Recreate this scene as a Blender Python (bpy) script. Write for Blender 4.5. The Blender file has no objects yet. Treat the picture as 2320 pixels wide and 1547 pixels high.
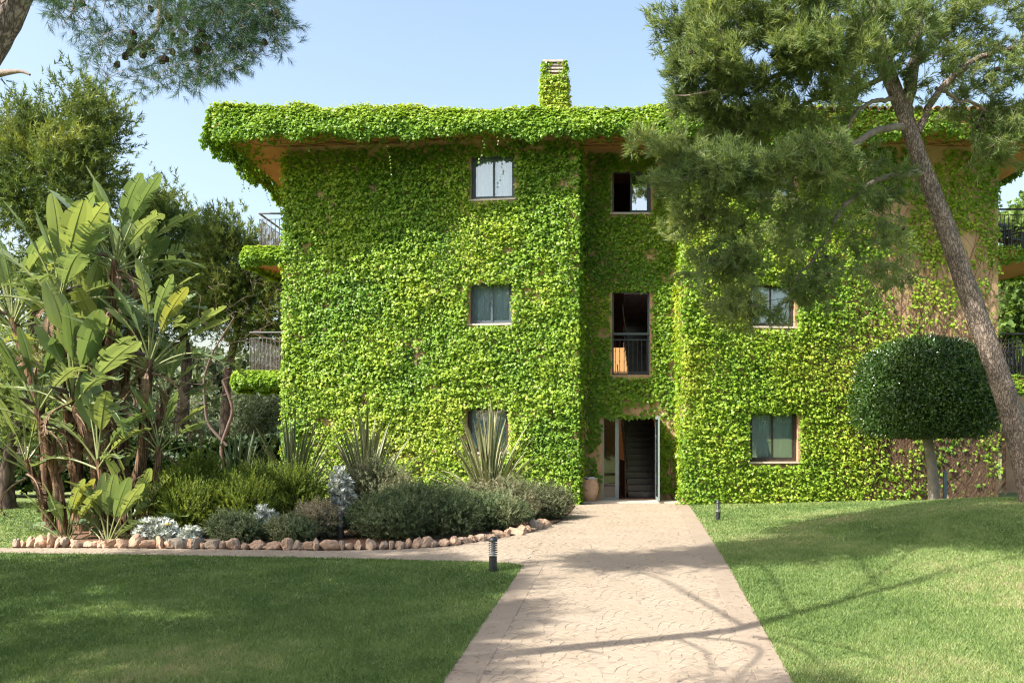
import bpy, bmesh, math, random
import numpy as np
from mathutils import Vector, Matrix

# ---------------------------------------------------------------- scene, camera, sky, sun, exposure
sc = bpy.context.scene
col = sc.collection
random.seed(11)
rng = np.random.default_rng(11)
PI = math.pi
CAMZ = 1.8
FPX, VX, VY = 2062.0, 1290.0, 990.0      # focal length and vanishing point, in photograph pixels (2320 x 1547)

cam_data = bpy.data.cameras.new('camera')
cam = bpy.data.objects.new('camera', cam_data)
col.objects.link(cam)
cam.location = (0, 0, CAMZ)
cam.rotation_euler = (math.radians(90), 0, 0)
cam_data.sensor_width = 36
cam_data.lens = 32
cam_data.shift_x = -(VX - 1160) / 2320
cam_data.shift_y = (VY - 773.5) / 2320
cam_data.clip_end = 3000
sc.camera = cam

SUN_EL, SUN_DIR = math.radians(44), Vector((0.86, 0.51))     # horizontal direction in which the light travels
world = bpy.data.worlds.new('World')
sc.world = world
world.use_nodes = True
wn, wl = world.node_tree.nodes, world.node_tree.links
sky = wn.new('ShaderNodeTexSky')
sky.sky_type = 'NISHITA'
sky.sun_disc = False
sky.sun_elevation = SUN_EL
sky.sun_rotation = math.atan2(-SUN_DIR.x, -SUN_DIR.y)
sky.altitude = 0
sky.air_density = 1.2
sky.dust_density = 3.8
sky.ozone_density = 0.0
bg = wn['Background']
bg.inputs['Strength'].default_value = 0.15
wl.new(sky.outputs[0], bg.inputs[0])

sun_d = bpy.data.lights.new('sun', 'SUN')
sun_d.energy = 5.0
sun_d.angle = math.radians(0.55)
sun_d.color = (1.0, 0.94, 0.84)
sun = bpy.data.objects.new('sun', sun_d)
col.objects.link(sun)
sd = Vector((SUN_DIR.x * math.cos(SUN_EL), SUN_DIR.y * math.cos(SUN_EL), -math.sin(SUN_EL)))
sun.rotation_euler = sd.to_track_quat('-Z', 'Y').to_euler()
sun.location = (-20, -12, 25)

sc.view_settings.view_transform = 'Standard'
sc.view_settings.look = 'None'
sc.view_settings.gamma = 1
sc.view_settings.use_curve_mapping = False
sc.view_settings.exposure = 1.14
sc.render.engine = 'CYCLES'
sc.cycles.use_denoising = True
sc.cycles.denoising_input_passes = 'RGB_ALBEDO_NORMAL'
sc.cycles.denoising_prefilter = 'NONE'
sc.cycles.filter_width = 1.2
sc.cycles.max_bounces = 6
sc.cycles.transparent_max_bounces = 12
sc.cycles.transmission_bounces = 4

# ---------------------------------------------------------------- helpers
def V(*a): return np.array(a, float)

def P(px, py, Y):
    """a point of the place seen at photograph pixel (px, py), Y metres in front of the camera"""
    return np.array([(px - VX) * Y / FPX, Y, CAMZ + (VY - py) * Y / FPX])

def tag(o, label=None, cat=None, group=None, kind=None):
    if label: o['label'] = label
    if cat: o['category'] = cat
    if group: o['group'] = group
    if kind: o['kind'] = kind
    return o

def thing(name, label, cat, loc=(0, 0, 0), group=None):
    o = bpy.data.objects.new(name, None)
    o.empty_display_size = 0.2
    col.objects.link(o)
    o.location = tuple(float(c) for c in loc)
    return tag(o, label, cat, group)

def link(name, me, parent=None):
    o = bpy.data.objects.new(name, me)
    col.objects.link(o)
    if parent is not None:
        o.parent = parent
        off = parent.location.copy()      # every parent's own location is its place in the world
        o.matrix_parent_inverse = Matrix.Translation(-off)
    return o

def mesh_np(name, verts, faces, mat, smooth=False, face_attrs=None, mats=None, mat_idx=None):
    """verts (N,3); faces: one (M,k) array or a list of such arrays"""
    if isinstance(faces, np.ndarray): faces = [faces]
    faces = [f for f in faces if len(f)]
    me = bpy.data.meshes.new(name)
    verts = np.ascontiguousarray(verts, np.float32)
    me.vertices.add(len(verts))
    me.vertices.foreach_set('co', verts.ravel())
    loops = np.concatenate([f.ravel() for f in faces]).astype(np.int32)
    counts = np.concatenate([np.full(len(f), f.shape[1], np.int32) for f in faces])
    starts = np.concatenate([[0], np.cumsum(counts)[:-1]]).astype(np.int32)
    me.loops.add(len(loops))
    me.loops.foreach_set('vertex_index', loops)
    me.polygons.add(len(counts))
    me.polygons.foreach_set('loop_start', starts)
    me.polygons.foreach_set('use_smooth', np.full(len(counts), bool(smooth)))
    if mats:
        for m in mats: me.materials.append(m)
        me.polygons.foreach_set('material_index', np.asarray(mat_idx, np.int32))
    elif mat: me.materials.append(mat)
    me.update(calc_edges=True)
    for k, a in (face_attrs or {}).items():
        at = me.attributes.new(k, 'FLOAT', 'FACE')
        at.data.foreach_set('value', np.ascontiguousarray(a, np.float32))
    return me

def part(name, verts, faces, mat, parent=None, smooth=False, kind=None, **kw):
    o = link(name, mesh_np(name, np.asarray(verts, float), faces, mat, smooth, **kw), parent)
    if kind: o['kind'] = kind
    return o

def norm(a):
    a = np.asarray(a, float)
    n = np.linalg.norm(a, axis=-1, keepdims=True)
    return a / np.maximum(n, 1e-9)

def frames(ydir, zdir):
    """(N,3,3) matrices whose columns are x, y, z with y along ydir and z near zdir"""
    y = norm(ydir)
    z = zdir - (zdir * y).sum(-1, keepdims=True) * y
    z = norm(z)
    x = np.cross(y, z)
    return np.stack([x, y, z], axis=-1)

def scatter(tv, tf, pos, rot, scale):
    """merge copies of a template (tv (n,3), tf (m,k)) placed at pos with rot and scale"""
    n, N = len(tv), len(pos)
    sc_ = np.asarray(scale, float)
    if sc_.ndim == 1: sc_ = sc_[:, None]
    loc = tv[None, :, :] * sc_[:, None, :]
    v = np.einsum('nij,nkj->nki', rot, loc) + pos[:, None, :]
    f = tf[None] + (np.arange(N) * n)[:, None, None]
    return v.reshape(-1, 3), f.reshape(-1, tf.shape[1])

def tube(pts, rads, sides=5, cap=True, wob=0.0):
    pts = np.asarray(pts, float); rads = np.asarray(rads, float)
    n = len(pts)
    t = np.gradient(pts, axis=0); t = norm(t)
    ref = V(0, 0, 1) if abs(t[:, 2]).mean() < 0.85 else V(1, 0, 0)
    x = norm(np.cross(t, ref[None])); y = np.cross(t, x)
    a = np.linspace(0, 2 * PI, sides, endpoint=False)
    rr = rads[:, None] * (1 + (rng.normal(0, wob, (n, sides)) if wob else 0))
    v = pts[:, None] + rr[..., None] * (np.cos(a)[None, :, None] * x[:, None] + np.sin(a)[None, :, None] * y[:, None])
    i = np.arange(n - 1)[:, None] * sides; j = np.arange(sides)[None]; j2 = (j + 1) % sides
    f = np.stack([i + j, i + j2, i + sides + j2, i + sides + j], -1).reshape(-1, 4)
    return v.reshape(-1, 3), f

def join(parts):
    vs, fs, o = [], {}, 0
    for v, f in parts:
        vs.append(v)
        for ff in (f if isinstance(f, list) else [f]):
            fs.setdefault(ff.shape[1], []).append(ff + o)
        o += len(v)
    return np.concatenate(vs), [np.concatenate(x) for x in fs.values()]

def tubes(lines, sides=4):
    return join([tube(p, r, sides) for p, r in lines])

BOXF = np.array([[0, 1, 3, 2], [4, 6, 7, 5], [0, 4, 5, 1], [2, 3, 7, 6], [0, 2, 6, 4], [1, 5, 7, 3]])
def box(x0, x1, y0, y1, z0, z1):
    v = np.array([[x, y, z] for x in (x0, x1) for y in (y0, y1) for z in (z0, z1)], float)
    return v, BOXF

class Frame:
    """wall frame: s along the wall, d into the wall, z up"""
    def __init__(self, a, b):
        self.o = V(a[0], a[1], 0); d = V(b[0] - a[0], b[1] - a[1], 0)
        self.L = np.linalg.norm(d); self.u = d / self.L
        self.n = V(self.u[1], -self.u[0], 0)          # outward
    def pt(self, s, d, z):
        return self.o + self.u * s - self.n * d + V(0, 0, z)
    def box(self, s0, s1, d0, d1, z0, z1):
        v = np.array([self.pt(s, d, z) for s in (s0, s1) for d in (d0, d1) for z in (z0, z1)])
        return v, BOXF
    def at(self, px, py):
        """(s, z) on the wall face behind a photograph pixel"""
        k = (px - VX) / FPX
        # o.x + u.x s = k (o.y + u.y s)
        s = (k * self.o[1] - self.o[0]) / (self.u[0] - k * self.u[1])
        Y = self.o[1] + self.u[1] * s
        return s, CAMZ + (VY - py) * Y / FPX

def vnoise(x, y, seed=0):
    """smooth value noise 0..1"""
    x = np.asarray(x, float); y = np.asarray(y, float)
    xi = np.floor(x).astype(np.int64); yi = np.floor(y).astype(np.int64)
    fx = x - xi; fy = y - yi
    fx = fx * fx * (3 - 2 * fx); fy = fy * fy * (3 - 2 * fy)
    def h(a, b):
        n = (a * 374761393 + b * 668265263 + seed * 2147483647 // 7) & 0x7fffffff
        n = ((n ^ (n >> 13)) * 1274126177) & 0x7fffffff
        n = (n ^ (n >> 16)) & 0x7fffffff
        return (n % 100003) / 100003.0
    return (h(xi, yi) * (1 - fx) + h(xi + 1, yi) * fx) * (1 - fy) + (h(xi, yi + 1) * (1 - fx) + h(xi + 1, yi + 1) * fx) * fy

def fnoise(x, y, seed=0, o=3):
    s, a, t = 0, 1, 0
    for k in range(o):
        s = s + a * vnoise(np.asarray(x) * 2 ** k, np.asarray(y) * 2 ** k, seed + k * 17); t += a; a *= 0.5
    return s / t

def in_poly(x, y, poly):
    poly = np.asarray(poly); x = np.asarray(x); y = np.asarray(y)
    r = np.zeros(x.shape, bool)
    j = len(poly) - 1
    for i in range(len(poly)):
        xi, yi = poly[i][:2]; xj, yj = poly[j][:2]
        c = ((yi > y) != (yj > y)) & (x < (xj - xi) * (y - yi) / (yj - yi + 1e-12) + xi)
        r ^= c
        j = i
    return r

# ---------------------------------------------------------------- materials
def new_mat(name):
    m = bpy.data.materials.new(name); m.use_nodes = True
    nt = m.node_tree
    return m, nt, nt.nodes, nt.links, nt.nodes['Principled BSDF']

def plain(name, c1, c2=None, rough=0.7, scale=6.0, bump=0.0, bscale=40.0, metal=0.0, spec=0.4, detail=6.0, stretch=None, lo=0.35, hi=0.65):
    m, nt, N, L, b = new_mat(name)
    b.inputs['Roughness'].default_value = rough
    b.inputs['Metallic'].default_value = metal
    b.inputs['Specular IOR Level'].default_value = spec
    tc = N.new('ShaderNodeTexCoord'); src = tc.outputs['Object']
    if stretch:
        mp = N.new('ShaderNodeMapping'); mp.inputs['Scale'].default_value = stretch
        L.new(src, mp.inputs[0]); src = mp.outputs[0]
    if c2 is None:
        b.inputs['Base Color'].default_value = (*c1, 1)
    else:
        n = N.new('ShaderNodeTexNoise'); n.inputs['Scale'].default_value = scale; n.inputs['Detail'].default_value = detail
        n.inputs['Roughness'].default_value = 0.65
        L.new(src, n.inputs['Vector'])
        r = N.new('ShaderNodeValToRGB')
        r.color_ramp.elements[0].color = (*c1, 1); r.color_ramp.elements[1].color = (*c2, 1)
        r.color_ramp.elements[0].position = lo; r.color_ramp.elements[1].position = hi
        L.new(n.outputs['Fac'], r.inputs[0]); L.new(r.outputs[0], b.inputs['Base Color'])
    if bump:
        n2 = N.new('ShaderNodeTexNoise'); n2.inputs['Scale'].default_value = bscale; n2.inputs['Detail'].default_value = 5
        L.new(src, n2.inputs['Vector'])
        bp = N.new('ShaderNodeBump'); bp.inputs['Strength'].default_value = bump; bp.inputs['Distance'].default_value = 0.02
        L.new(n2.outputs['Fac'], bp.inputs['Height']); L.new(bp.outputs[0], b.inputs['Normal'])
    return m

def foliage(name, stops, rough=0.45, trans=0.35, tgain=1.4, spec=0.35, by_object=False):
    """leaf material: colour from the per-leaf value 'tint', light passes through"""
    m, nt, N, L, b = new_mat(name)
    if by_object:
        a = N.new('ShaderNodeObjectInfo'); out = a.outputs['Random']
    else:
        a = N.new('ShaderNodeAttribute'); a.attribute_name = 'tint'; out = a.outputs['Fac']
    r = N.new('ShaderNodeValToRGB')
    els = r.color_ramp.elements
    while len(els) < len(stops): els.new(0.5)
    for e, (p, c) in zip(els, stops): e.position = p; e.color = (*c, 1)
    L.new(out, r.inputs[0]); L.new(r.outputs[0], b.inputs['Base Color'])
    b.inputs['Roughness'].default_value = rough
    b.inputs['Specular IOR Level'].default_value = spec
    t = N.new('ShaderNodeBsdfTranslucent')
    g = N.new('ShaderNodeMix'); g.data_type = 'RGBA'; g.blend_type = 'MULTIPLY'; g.inputs[0].default_value = 1
    g.inputs[7].default_value = (tgain * 1.1, tgain, tgain * 0.5, 1)
    g.clamp_result = False
    L.new(r.outputs[0], g.inputs[6]); L.new(g.outputs[2], t.inputs[0])
    ms = N.new('ShaderNodeMixShader'); ms.inputs[0].default_value = trans
    L.new(b.outputs[0], ms.inputs[1]); L.new(t.outputs[0], ms.inputs[2])
    L.new(ms.outputs[0], N['Material Output'].inputs[0])
    return m

M = {}
M['plaster'] = plain('ochre plaster', (0.36, 0.23, 0.135), (0.48, 0.32, 0.20), 0.9, 1.6, 0.25, 30)
M['soffit'] = plain('soffit plaster', (0.38, 0.18, 0.075), (0.45, 0.23, 0.10), 0.9, 2.5, 0.2, 30)
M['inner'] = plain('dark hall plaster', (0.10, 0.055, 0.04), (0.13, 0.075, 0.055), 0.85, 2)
M['orange_wall'] = plain('orange courtyard plaster', (0.62, 0.36, 0.14), (0.68, 0.41, 0.17), 0.9, 2)
M['frame'] = plain('blue grey window frame', (0.060, 0.085, 0.105), (0.075, 0.10, 0.12), 0.45, 8)
M['brown_frame'] = plain('dark bronze window frame', (0.040, 0.034, 0.030), (0.055, 0.047, 0.042), 0.45, 8)
M['door_frame'] = plain('pale grey green door frame', (0.20, 0.26, 0.26), (0.24, 0.30, 0.30), 0.4, 8)
M['sill'] = plain('pale stone sill', (0.50, 0.44, 0.36), (0.58, 0.52, 0.44), 0.85, 12)
M['curtain'] = plain('white curtain', (0.74, 0.80, 0.82), (0.84, 0.88, 0.88), 0.9, 1.2, stretch=(9, 9, 0.4))
M['stair'] = plain('dark polished stone stair', (0.030, 0.028, 0.032), (0.055, 0.05, 0.055), 0.22, 5, spec=0.6)
M['iron'] = plain('dark iron', (0.020, 0.022, 0.026), (0.034, 0.036, 0.042), 0.5, 14, spec=0.5)
M['iron_weathered'] = plain('weathered grey iron', (0.07, 0.07, 0.075), (0.11, 0.11, 0.115), 0.55, 14, spec=0.5)
M['tile'] = plain('terracotta roof tile', (0.24, 0.12, 0.07), (0.36, 0.20, 0.12), 0.85, 5, 0.3, 30)
M['chimney_slat'] = plain('grey chimney slat', (0.34, 0.31, 0.29), (0.46, 0.43, 0.40), 0.8, 8)
M['stem'] = plain('vine stem', (0.085, 0.050, 0.030), (0.15, 0.095, 0.06), 0.9, 8)
M['soil'] = plain('bed soil', (0.11, 0.06, 0.035), (0.20, 0.115, 0.07), 0.95, 9, 0.8, 60)
M['terracotta'] = plain('weathered terracotta', (0.42, 0.26, 0.17), (0.55, 0.38, 0.27), 0.85, 6, 0.2, 40)
M['white_cloth'] = plain('white fabric', (0.74, 0.74, 0.72), (0.82, 0.82, 0.80), 0.9, 6)
M['bollard'] = plain('black bollard metal', (0.016, 0.018, 0.022), (0.028, 0.030, 0.035), 0.38, 20, spec=0.5)
M['bollard_worn'] = plain('worn grey louvre metal', (0.10, 0.105, 0.11), (0.16, 0.165, 0.17), 0.4, 40, spec=0.5)
M['lens'] = plain('frosted lamp glass', (0.42, 0.44, 0.45), (0.5, 0.52, 0.53), 0.35, 20)
M['stake'] = plain('painted steel stake', (0.10, 0.16, 0.19), (0.13, 0.19, 0.22), 0.5, 12)

def glass_mat(name, refl, tint):
    m, nt, N, L, b = new_mat(name)
    tr = N.new('ShaderNodeBsdfTransparent'); tr.inputs[0].default_value = (*tint, 1)
    gl = N.new('ShaderNodeBsdfGlossy'); gl.inputs['Roughness'].default_value = 0.01
    lw = N.new('ShaderNodeLayerWeight'); lw.inputs[0].default_value = 0.3
    mr = N.new('ShaderNodeMapRange'); mr.inputs['To Min'].default_value = refl; mr.inputs['To Max'].default_value = 1.0
    L.new(lw.outputs['Fresnel'], mr.inputs['Value'])
    mr.inputs['From Min'].default_value = 0.04
    ms = N.new('ShaderNodeMixShader')
    L.new(mr.outputs[0], ms.inputs[0]); L.new(tr.outputs[0], ms.inputs[1]); L.new(gl.outputs[0], ms.inputs[2])
    L.new(ms.outputs[0], N['Material Output'].inputs[0])
    return m
M['glass'] = glass_mat('window glass', 0.18, (0.86, 0.93, 0.95))
M['mirror_glass'] = glass_mat('coated window glass', 0.75, (0.45, 0.5, 0.55))
M['door_glass'] = glass_mat('door glass', 0.08, (0.55, 0.62, 0.65))

def bark_mat(name, dark, light, sc_=9.0, stretch=(1, 1, 0.35), dist=0.03):
    m, nt, N, L, b = new_mat(name)
    tc = N.new('ShaderNodeTexCoord'); mp = N.new('ShaderNodeMapping'); mp.inputs['Scale'].default_value = stretch
    L.new(tc.outputs['Object'], mp.inputs[0])
    n0 = N.new('ShaderNodeTexNoise'); n0.inputs['Scale'].default_value = sc_ * 0.6; n0.inputs['Detail'].default_value = 3
    L.new(mp.outputs[0], n0.inputs['Vector'])
    ad = N.new('ShaderNodeMix'); ad.data_type = 'VECTOR'; ad.inputs[0].default_value = 0.12
    L.new(mp.outputs[0], ad.inputs[4]); L.new(n0.outputs['Color'], ad.inputs[5])
    vo = N.new('ShaderNodeTexVoronoi'); vo.feature = 'DISTANCE_TO_EDGE'; vo.inputs['Scale'].default_value = sc_
    L.new(ad.outputs[1], vo.inputs['Vector'])
    r = N.new('ShaderNodeValToRGB'); r.color_ramp.elements[0].color = (*dark, 1); r.color_ramp.elements[1].color = (*light, 1)
    r.color_ramp.elements[0].position = 0.0; r.color_ramp.elements[1].position = 0.22
    L.new(vo.outputs['Distance'], r.inputs[0])
    n1 = N.new('ShaderNodeTexNoise'); n1.inputs['Scale'].default_value = 3; n1.inputs['Detail'].default_value = 7
    L.new(tc.outputs['Object'], n1.inputs['Vector'])
    mx = N.new('ShaderNodeMix'); mx.data_type = 'RGBA'; mx.blend_type = 'MULTIPLY'; mx.inputs[0].default_value = 0.75
    r2 = N.new('ShaderNodeValToRGB'); r2.color_ramp.elements[0].color = (0.45, 0.42, 0.42, 1); r2.color_ramp.elements[1].color = (1.2, 1.12, 1.05, 1)
    r2.color_ramp.elements[0].position = 0.3; r2.color_ramp.elements[1].position = 0.7
    L.new(n1.outputs['Fac'], r2.inputs[0]); L.new(r.outputs[0], mx.inputs[6]); L.new(r2.outputs[0], mx.inputs[7])
    L.new(mx.outputs[2], b.inputs['Base Color'])
    b.inputs['Roughness'].default_value = 0.9; b.inputs['Specular IOR Level'].default_value = 0.2
    bp = N.new('ShaderNodeBump'); bp.inputs['Strength'].default_value = 0.9; bp.inputs['Distance'].default_value = dist
    sm = N.new('ShaderNodeMath'); sm.operation = 'MINIMUM'; sm.inputs[1].default_value = 0.25
    L.new(vo.outputs['Distance'], sm.inputs[0])
    n2 = N.new('ShaderNodeTexNoise'); n2.inputs['Scale'].default_value = 45; n2.inputs['Detail'].default_value = 4
    L.new(tc.outputs['Object'], n2.inputs['Vector'])
    ad2 = N.new('ShaderNodeMath'); ad2.operation = 'MULTIPLY_ADD'; ad2.inputs[1].default_value = 0.12
    L.new(n2.outputs['Fac'], ad2.inputs[0]); L.new(sm.outputs[0], ad2.inputs[2])
    L.new(ad2.outputs[0], bp.inputs['Height']); L.new(bp.outputs[0], b.inputs['Normal'])
    return m
M['bark'] = bark_mat('pine bark', (0.085, 0.066, 0.056), (0.32, 0.27, 0.24), 26, (1, 1, 0.33), 0.035)
M['bark_fine'] = plain('grey pine twig', (0.16, 0.125, 0.105), (0.27, 0.225, 0.195), 0.9, 5, 0.5, 40)
M['bark_dark'] = bark_mat('dark far bark', (0.045, 0.035, 0.030), (0.12, 0.095, 0.08), 7)
M['bark_smooth'] = plain('smooth grey bark', (0.16, 0.14, 0.115), (0.25, 0.22, 0.185), 0.85, 7, 0.5, 30)
M['twig_bare'] = plain('bare pinkish twig', (0.10, 0.072, 0.062), (0.16, 0.115, 0.10), 0.9, 5)
M['cone'] = plain('pine cone', (0.028, 0.018, 0.013), (0.06, 0.04, 0.028), 0.95, 40, 1.0, 90)

M['ivy'] = foliage('ivy leaf', [(0.0, (0.080, 0.195, 0.022)), (0.4, (0.165, 0.305, 0.028)), (0.75, (0.255, 0.390, 0.036)), (1.0, (0.36, 0.45, 0.055))], 0.40, 0.32, 1.35)
M['needle'] = foliage('pine needle', [(0.0, (0.10, 0.155, 0.066)), (0.5, (0.20, 0.275, 0.105)), (1.0, (0.34, 0.40, 0.16))], 0.5, 0.42, 1.2)
M['needle_near'] = foliage('shaded pine needle', [(0.0, (0.018, 0.050, 0.025)), (0.5, (0.040, 0.095, 0.040)), (1.0, (0.09, 0.15, 0.05))], 0.5, 0.25, 1.3)  # darker copy of the pine needle, with shade put into the colour
M['needle_far'] = foliage('far pine needle', [(0.0, (0.045, 0.085, 0.022)), (0.5, (0.120, 0.175, 0.038)), (1.0, (0.24, 0.28, 0.065))], 0.6, 0.3, 1.3)
M['grass'] = foliage('grass blade', [(0.0, (0.085, 0.155, 0.045)), (0.45, (0.180, 0.270, 0.085)), (0.72, (0.275, 0.335, 0.140)), (1.0, (0.43, 0.36, 0.23))], 0.55, 0.3, 1.2, spec=0.25)
M['rosemary'] = foliage('bright shrub needle', [(0.0, (0.060, 0.105, 0.015)), (0.5, (0.150, 0.215, 0.030)), (1.0, (0.28, 0.33, 0.055))], 0.55, 0.3, 1.3)
M['dark_shrub'] = foliage('dark shrub leaf', [(0.0, (0.060, 0.095, 0.042)), (0.6, (0.125, 0.175, 0.078)), (1.0, (0.25, 0.275, 0.15))], 0.6, 0.2, 1.2)
M['grey_shrub'] = foliage('grey green shrub leaf', [(0.0, (0.10, 0.125, 0.06)), (0.6, (0.19, 0.21, 0.115)), (1.0, (0.33, 0.29, 0.20))], 0.7, 0.2, 1.2)
M['silver'] = foliage('silver felt leaf', [(0.0, (0.34, 0.39, 0.37)), (1.0, (0.62, 0.66, 0.64))], 0.8, 0.15, 1.0)
M['olive'] = foliage('olive leaf', [(0.0, (0.07, 0.095, 0.05)), (0.6, (0.14, 0.18, 0.10)), (1.0, (0.26, 0.30, 0.20))], 0.6, 0.2, 1.2)
M['poplar'] = foliage('light poplar leaf', [(0.0, (0.07, 0.13, 0.03)), (0.6, (0.15, 0.24, 0.06)), (1.0, (0.28, 0.36, 0.14))], 0.5, 0.35, 1.4)
M['topiary'] = foliage('glossy clipped leaf', [(0.0, (0.016, 0.045, 0.009)), (0.6, (0.038, 0.088, 0.014)), (1.0, (0.09, 0.16, 0.03))], 0.32, 0.15, 1.2, spec=0.5)
M['hedge'] = foliage('hedge leaf', [(0.0, (0.015, 0.035, 0.012)), (0.6, (0.035, 0.07, 0.02)), (1.0, (0.08, 0.12, 0.04))], 0.5, 0.15, 1.2)

# ---------------------------------------------------------------- ground, path, lawns
_ty = np.linspace(-40, 80, 961)
_tz = np.interp(_ty, [-40, 0, 8, 14, 20, 24, 80], [-1.2, -0.66, -0.40, -0.155, -0.05, 0.0, 0.0])
_k = np.hanning(33); _k /= _k.sum()
_tz = np.convolve(np.pad(_tz, 16, 'edge'), _k, 'valid')
def sstep(a): a = np.clip(a, 0, 1); return a * a * (3 - 2 * a)
def path_c(y): return 0.44 + (np.asarray(y, float) - 8.17) * 0.073
HALF = 1.575
def gz(x, y):
    x = np.asarray(x, float); y = np.asarray(y, float)
    z = np.interp(y, _ty, _tz)
    z = z + 0.64 * sstep((x - path_c(y) - HALF - 0.1) / 6.5) * np.exp(-((y - 17.5) / 5.0) ** 2)
    return z
def G(px, py):
    """ground point behind a photograph pixel"""
    Y = 15.0
    for _ in range(40):
        x = (px - VX) * Y / FPX
        Y = 0.5 * Y + 0.5 * min((CAMZ - float(gz(x, Y))) * FPX / (py - VY), 60)
    return V((px - VX) * Y / FPX, Y)

def grid_mesh(name, xs, ys, zf, mat, keep=None):
    X, Y = np.meshgrid(xs, ys)
    v = np.stack([X, Y, zf(X, Y)], -1).reshape(-1, 3)
    nx = len(xs)
    i = (np.arange(len(ys) - 1)[:, None] * nx + np.arange(nx - 1)[None]).reshape(-1)
    f = np.stack([i, i + 1, i + nx + 1, i + nx], -1)
    return mesh_np(name, v, f, mat, smooth=True)

def lawn_mat():
    m, nt, N, L, b = new_mat('lawn turf')
    tc = N.new('ShaderNodeTexCoord')
    a = N.new('ShaderNodeTexNoise'); a.inputs['Scale'].default_value = 1.1; a.inputs['Detail'].default_value = 8; a.inputs['Roughness'].default_value = 0.7
    L.new(tc.outputs['Object'], a.inputs['Vector'])
    r = N.new('ShaderNodeValToRGB'); e = r.color_ramp.elements
    e[0].color = (0.11, 0.175, 0.05, 1); e[0].position = 0.3
    e[1].color = (0.27, 0.30, 0.13, 1); e[1].position = 0.75
    L.new(a.outputs['Fac'], r.inputs[0]); L.new(r.outputs[0], b.inputs['Base Color'])
    b.inputs['Roughness'].default_value = 0.9; b.inputs['Specular IOR Level'].default_value = 0.1
    n2 = N.new('ShaderNodeTexNoise'); n2.inputs['Scale'].default_value = 70; L.new(tc.outputs['Object'], n2.inputs['Vector'])
    bp = N.new('ShaderNodeBump'); bp.inputs['Strength'].default_value = 0.8; bp.inputs['Distance'].default_value = 0.03
    L.new(n2.outputs['Fac'], bp.inputs['Height']); L.new(bp.outputs[0], b.inputs['Normal'])
    return m
M['lawn'] = lawn_mat()

def grow_axis(lo, hi, step, far):
    core = np.arange(lo, hi + 1e-6, step)
    out = step * 1.5 ** np.arange(1, 40); out = np.cumsum(out); out = out[out < far]
    return np.concatenate([lo - out[::-1], core, hi + out])
ground = link('ground', grid_mesh('ground', grow_axis(-16, 18, 0.4, 1500), grow_axis(-4, 34, 0.4, 1500), gz, M['lawn']))
tag(ground, 'gently rolling green lawn ground', 'ground', kind='structure')

# outlines on the ground (traced on the ground plane, metres)
lawn_edge = [G(*p) for p in [(1190, 1281), (1150, 1276), (1100, 1273), (900, 1268), (600, 1262), (300, 1257), (0, 1253), (-200, 1251), (-500, 1249)]]
bed_edge = [G(*p) for p in [(1303, 1146), (1292, 1160), (1268, 1182), (1232, 1196), (1180, 1210), (1100, 1225), (1000, 1240), (900, 1245), (740, 1248), (400, 1244), (200, 1242), (20, 1242), (-200, 1241), (-500, 1240)]]
def path_pt(y, side): return V(path_c(y) + side * HALF, y)
YJ = lawn_edge[0][1]                                   # where the side path joins
side_poly = [path_pt(YJ, -1), *lawn_edge[1:], *bed_edge[::-1], path_pt(25.2, -1)]
side_poly = np.array(side_poly)
main_inner = np.array([[path_c(-3) - HALF + .34, -3], [path_c(-3) + HALF - .34, -3], [path_c(25.1) + HALF - .34, 25.1], [path_c(25.1) - HALF + .34, 25.1]])
main_all = np.array([[path_c(-3) - HALF, -3], [path_c(-3) + HALF, -3], [path_c(25.1) + HALF, 25.1], [path_c(25.1) - HALF, 25.1]])

def concrete_mat(name, c1, c2, c3, grime=0.5):
    m, nt, N, L, b = new_mat(name)
    tc = N.new('ShaderNodeTexCoord')
    a = N.new('ShaderNodeTexNoise'); a.inputs['Scale'].default_value = 0.9; a.inputs['Detail'].default_value = 7; a.inputs['Roughness'].default_value = 0.7
    L.new(tc.outputs['Object'], a.inputs['Vector'])
    r = N.new('ShaderNodeValToRGB'); e = r.color_ramp.elements
    e[0].color = (*c1, 1); e[0].position = 0.3; e[1].color = (*c2, 1); e[1].position = 0.7
    L.new(a.outputs['Fac'], r.inputs[0])
    n2 = N.new('ShaderNodeTexNoise'); n2.inputs['Scale'].default_value = 14; n2.inputs['Detail'].default_value = 6; n2.inputs['Roughness'].default_value = 0.75
    L.new(tc.outputs['Object'], n2.inputs['Vector'])
    r2 = N.new('ShaderNodeValToRGB'); r2.color_ramp.elements[0].position = 0.52; r2.color_ramp.elements[1].position = 0.72
    r2.color_ramp.elements[0].color = (0, 0, 0, 1); r2.color_ramp.elements[1].color = (grime, grime, grime, 1)
    L.new(n2.outputs['Fac'], r2.inputs[0])
    mx = N.new('ShaderNodeMix'); mx.data_type = 'RGBA'; mx.inputs[7].default_value = (*c3, 1)
    L.new(r2.outputs[0], mx.inputs[0]); L.new(r.outputs[0], mx.inputs[6])
    L.new(mx.outputs[2], b.inputs['Base Color'])
    b.inputs['Roughness'].default_value = 0.75; b.inputs['Specular IOR Level'].default_value = 0.3
    n3 = N.new('ShaderNodeTexNoise'); n3.inputs['Scale'].default_value = 55; n3.inputs['Detail'].default_value = 4
    L.new(tc.outputs['Object'], n3.inputs['Vector'])
    bp = N.new('ShaderNodeBump'); bp.inputs['Strength'].default_value = 0.35; bp.inputs['Distance'].default_value = 0.006
    L.new(n3.outputs['Fac'], bp.inputs['Height']); L.new(bp.outputs[0], b.inputs['Normal'])
    return m
M['cobble'] = concrete_mat('stamped sand concrete', (0.268, 0.216, 0.162), (0.325, 0.270, 0.208), (0.222, 0.176, 0.130))
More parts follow.
